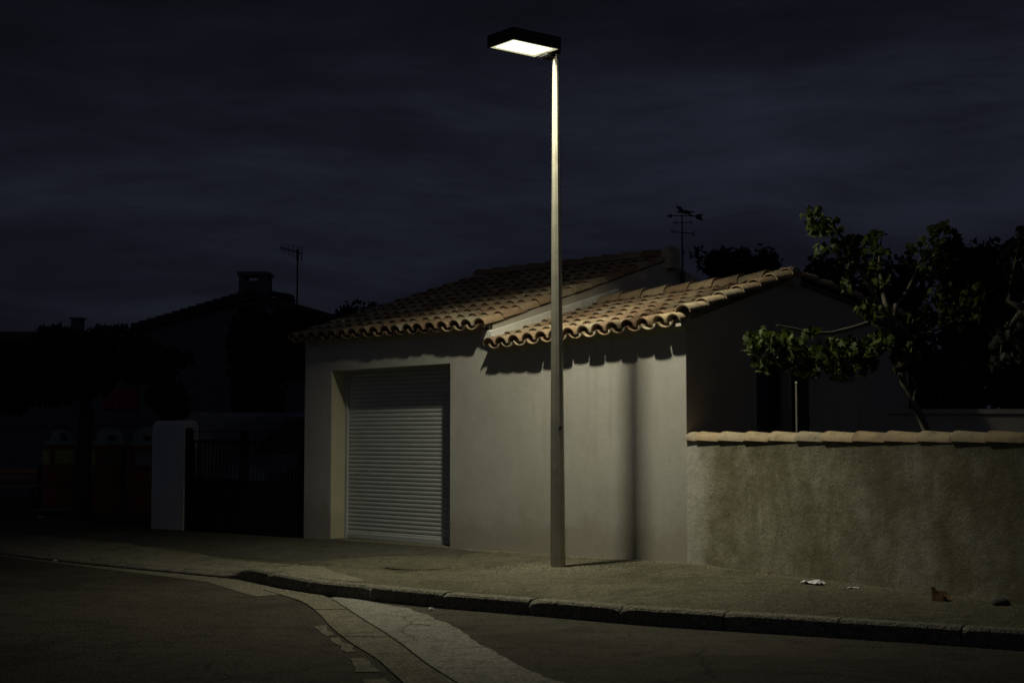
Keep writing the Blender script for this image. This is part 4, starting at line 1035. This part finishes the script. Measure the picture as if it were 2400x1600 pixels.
# ------------------------------------------------------------------ weathervane
WV0 = wpt(1598, 655, 17.6); WVT = wpt(1600, 482, 17.6)
wb = W(T1b + .30, V1R + .35, z1(V1R) - .25)
yy = wb.y; top_z = ond(1600, 500, yy).z; xx = ond(1599, 560, yy).x
WVE = empty('weathervane', (xx, yy, wb.z), 'black weathervane with running horse and arrow on the garage house gable', 'weathervane')
sc_ = yy / FPX
def wp_(px, py): q = ond(px, py, yy); return Vector((q.x, yy, q.z))
b = MB(); b.tube([(xx, yy, 3.35), (xx, yy, wp_(0, 600).z)], [.018, .012], 6); b.tube([(xx, yy, wp_(0, 600).z), (xx, yy, wp_(0, 503).z)], [.012, .008], 6)
b.box((xx - .03, yy - .03, 3.35), (xx + .03, yy + .03, 3.75)); b.build('pole', M_BLACK, WVE)
b = MB(); z_ = wp_(0, 505).z; b.tube([(wp_(1566, 0).x, yy, z_), (wp_(1640, 0).x, yy, z_ - .01)], .007, 5)
b.prism([wp_(1562, 506), wp_(1574, 501), wp_(1574, 511)], (0, .01, 0)); b.prism([wp_(1629, 507), wp_(1634, 502), wp_(1648, 502), wp_(1644, 509), wp_(1648, 517), wp_(1634, 514)], (0, .01, 0)); b.build('arrow', M_BLACK, WVE)
b = MB(); H_ = [(1584, 485), (1586, 482), (1589, 484), (1594, 483), (1599, 488), (1601, 492), (1610, 493), (1620, 495), (1631, 497), (1622, 499), (1616, 498), (1622, 504), (1628, 508), (1620, 507), (1612, 501), (1606, 502), (1600, 499), (1594, 499), (1584, 497), (1592, 495), (1589, 489)]
b.prism([wp_(*q) for q in H_], (0, .012, 0)); b.build('horse', M_BLACK, WVE)
def letter(ch, c, h, parent):
    cu = bpy.data.curves.new('letter', 'FONT'); cu.body = ch; cu.size = h; cu.extrude = .005; cu.align_x = 'CENTER'; cu.align_y = 'CENTER'
    tmp = bpy.data.objects.new('letter_curve', cu); me = bpy.data.meshes.new_from_object(tmp); bpy.data.objects.remove(tmp)
    me.materials.append(M_BLACK); o_ = bpy.data.objects.new('letter', me); col.objects.link(o_); o_.parent = parent
    o_.location = c - wloc(parent); o_.rotation_euler = (math.pi / 2, 0, 0)
for (pa_, pb_, yp, la, lb_) in ((1583, 1619, 521, 'N', 'S'), (1576, 1628, 545, 'O', 'E')):
    b = MB(); A_ = wp_(pa_, yp); B_ = wp_(pb_, yp + 1); off = Vector((0, .06 if yp > 530 else -.05, 0)); b.tube([A_ - off, B_ + off], .006, 5); b.build('arm', M_BLACK, WVE)
    letter(la, A_ - off, .075, WVE); letter(lb_, B_ + off, .075, WVE)

# ------------------------------------------------------------------ litter and gravel
def crumple(name, x, y, z, L_, Wd, rot, amp, m, label, cat='litter', seed=1, group='litter on the street'):
    random.seed(seed); b = MB(); b.norecalc = True; nx, ny = 9, 5; vs = []
    for i in range(nx + 1):
        for j in range(ny + 1):
            u_ = (i / nx - .5) * L_; w_ = (j / ny - .5) * Wd; hz_ = abs(mn.noise(Vector((i * .9 + seed, j * .8, seed)))) * amp * 1.6 + U(0, amp * .3) + .004
            X_ = x + u_ * math.cos(rot) - w_ * math.sin(rot) + U(-.1, .1) * L_ / nx; Y_ = y + u_ * math.sin(rot) + w_ * math.cos(rot); vs.append((X_, Y_, z + hz_))
    b.add(vs, [(i * (ny + 1) + j, (i + 1) * (ny + 1) + j, (i + 1) * (ny + 1) + j + 1, i * (ny + 1) + j + 1) for i in range(nx) for j in range(ny)])
    o_ = b.build(name, m); mod = o_.modifiers.new('thickness', 'SOLIDIFY'); mod.thickness = .0015
    return tag(o_, label, cat, group)
def gp(px, py, zz=.18):
    p = onz(px, py, zz)
    for _ in range(4): p = onz(px, py, gz(p.x, p.y, 0.0))
    return p
p = gp(1906, 1368); crumple('paper', p.x, p.y, p.z, .22, .10, -.85, .035, M_PAPER, 'crumpled white paper lying at the foot of the garden wall', seed=3)
p = gp(2000, 1378); crumple('paper', p.x, p.y, p.z, .10, .05, -.3, .010, M_PAPER, 'small white paper scrap to the right of the crumpled paper', seed=4)
p = onz(97, 1212, .12); crumple('paper', p.x, p.y, .115, .10, .10, .3, .03, M_PAPER, 'white scrap lying on the dark ground near the recycling bins', seed=5)
p = onz(1010, 1427, .01); crumple('paper', p.x, p.y, .004, .045, .04, .3, .02, M_PAPER, 'tiny pale scrap in the gutter below the kerb', seed=6)
p = onz(130, 1316, 0); crumple('paper', p.x, p.y, .004, .06, .05, .3, .02, M_PAPER, 'small scrap on the road by the dropped kerb at left', seed=7)
p = gp(2203, 1406); b = MB(); zc_ = p.z
def cart(x, y, z): a_ = -.75; return Vector((p.x + x * math.cos(a_) - y * math.sin(a_), p.y + x * math.sin(a_) + y * math.cos(a_), zc_ + z))
for lo, hi in (((-.05, -.04, 0), (.05, .04, .004)), ((-.05, -.04, .004), (-.046, .04, .075)), ((.046, -.04, .004), (.05, .04, .05)), ((-.046, -.04, .004), (.046, -.036, .06)), ((-.046, .036, .004), (.046, .04, .075))): b.box(lo, hi, cart)
b.prism([cart(-.05, -.04, .076), cart(-.05, .04, .076), cart(-.065, .03, .10), cart(-.068, -.035, .095)], (0, 0, .003)); b.prism([cart(.05, -.04, .051), cart(.05, .04, .051), cart(.088, .04, .02), cart(.09, -.04, .012)], (0, 0, .003))
tag(b.build('carton', M_CARTON), 'small open orange carton at the foot of the garden wall', 'litter', 'litter on the street')
p = gp(2345, 1416); b = MB(); random.seed(77)
b.lathe([(.06, 0), (.075, .012), (.07, .03), (.05, .045), (.025, .052), (.005, .054)], (p.x, p.y, p.z - .003), 14)
b.v = [(x + .015 * mn.noise(Vector((x * 20, y * 20, z * 20))), y + .015 * mn.noise(Vector((x * 20, y * 20, 5))), z + (.012 * mn.noise(Vector((x * 25, y * 25, 9))) if z > p.z + .01 else 0)) for x, y, z in b.v]
tag(b.build('bag', M_BAG, smooth=60), 'small dark crumpled bag against the garden wall at right', 'litter', 'litter on the street')
# manhole covers
for (x, y, rx, ry, lb) in ((-2.06, 15.62, .27, .27, 'round manhole cover on the pavement nearer the dropped kerb'), (-0.97, 15.0, .36, .33, 'larger manhole cover on the pavement in front of the garage')):
    z_ = gz(x, y); b = MB(); b.lathe([(rx, -.02), (rx, .0035), (rx - .03, .005), (rx - .035, .001), (rx - .05, .001), (rx - .055, .0035), (.01, .006)], (x, y, z_), 32)
    tag(b.build('manhole_cover', M_PAVE, smooth=30), lb, 'manhole cover', 'manhole covers on the pavement')
# gravel along walls, pole foot and kerb
random.seed(61); gv = MB(); gv.norecalc = True
def stone(x, y, s, d=0.0):
    z = gz(x, y, d); c = Vector((x, y, z + s * .2)); vs = [c + Vector((math.cos(a) * s * U(.6, 1), math.sin(a) * s * U(.6, 1), -s * .35)) for a in (0, 1.25, 2.5, 3.8, 5.0)] + [c + Vector((U(-.3, .3) * s, U(-.3, .3) * s, s * U(.3, .6)))]
    gv.tn = R(); gv.add(vs, [(i, (i + 1) % 5, 5) for i in range(5)])
for i in range(900):
    t = U(2.9, 6.4); q = W(t, -abs(random.gauss(0, .05)) - .012, 0); stone(q.x, q.y, U(.004, .013))
for i in range(900):
    q = LW(U(0, 6), -abs(random.gauss(0, .07)) - .012); stone(q.x, q.y, U(.004, .014))
for i in range(1300):
    a = U(0, 6.28); r = .08 + abs(random.gauss(0, .35)); stone(LB.x + r * math.cos(a) * 1.8, LB.y + r * math.sin(a), U(.004, .013))
for i in range(9000):
    q = KD[random.randint(60, len(KD) - 60)]; n = Vector((0.55, 0.83)); r = .17 + 2.3 * R(); stone(q.x + n.x * r, q.y + n.y * r, U(.003, .011))
for i in range(160):
    t = U(-2.9, 2.8); q = W(t, -abs(random.gauss(0, .04)) - .045, 0); stone(q.x, q.y, U(.004, .01))
tag(gv.build('gravel', M_GRAV), 'loose grit and small stones scattered on the pavement', 'gravel', kind='stuff')
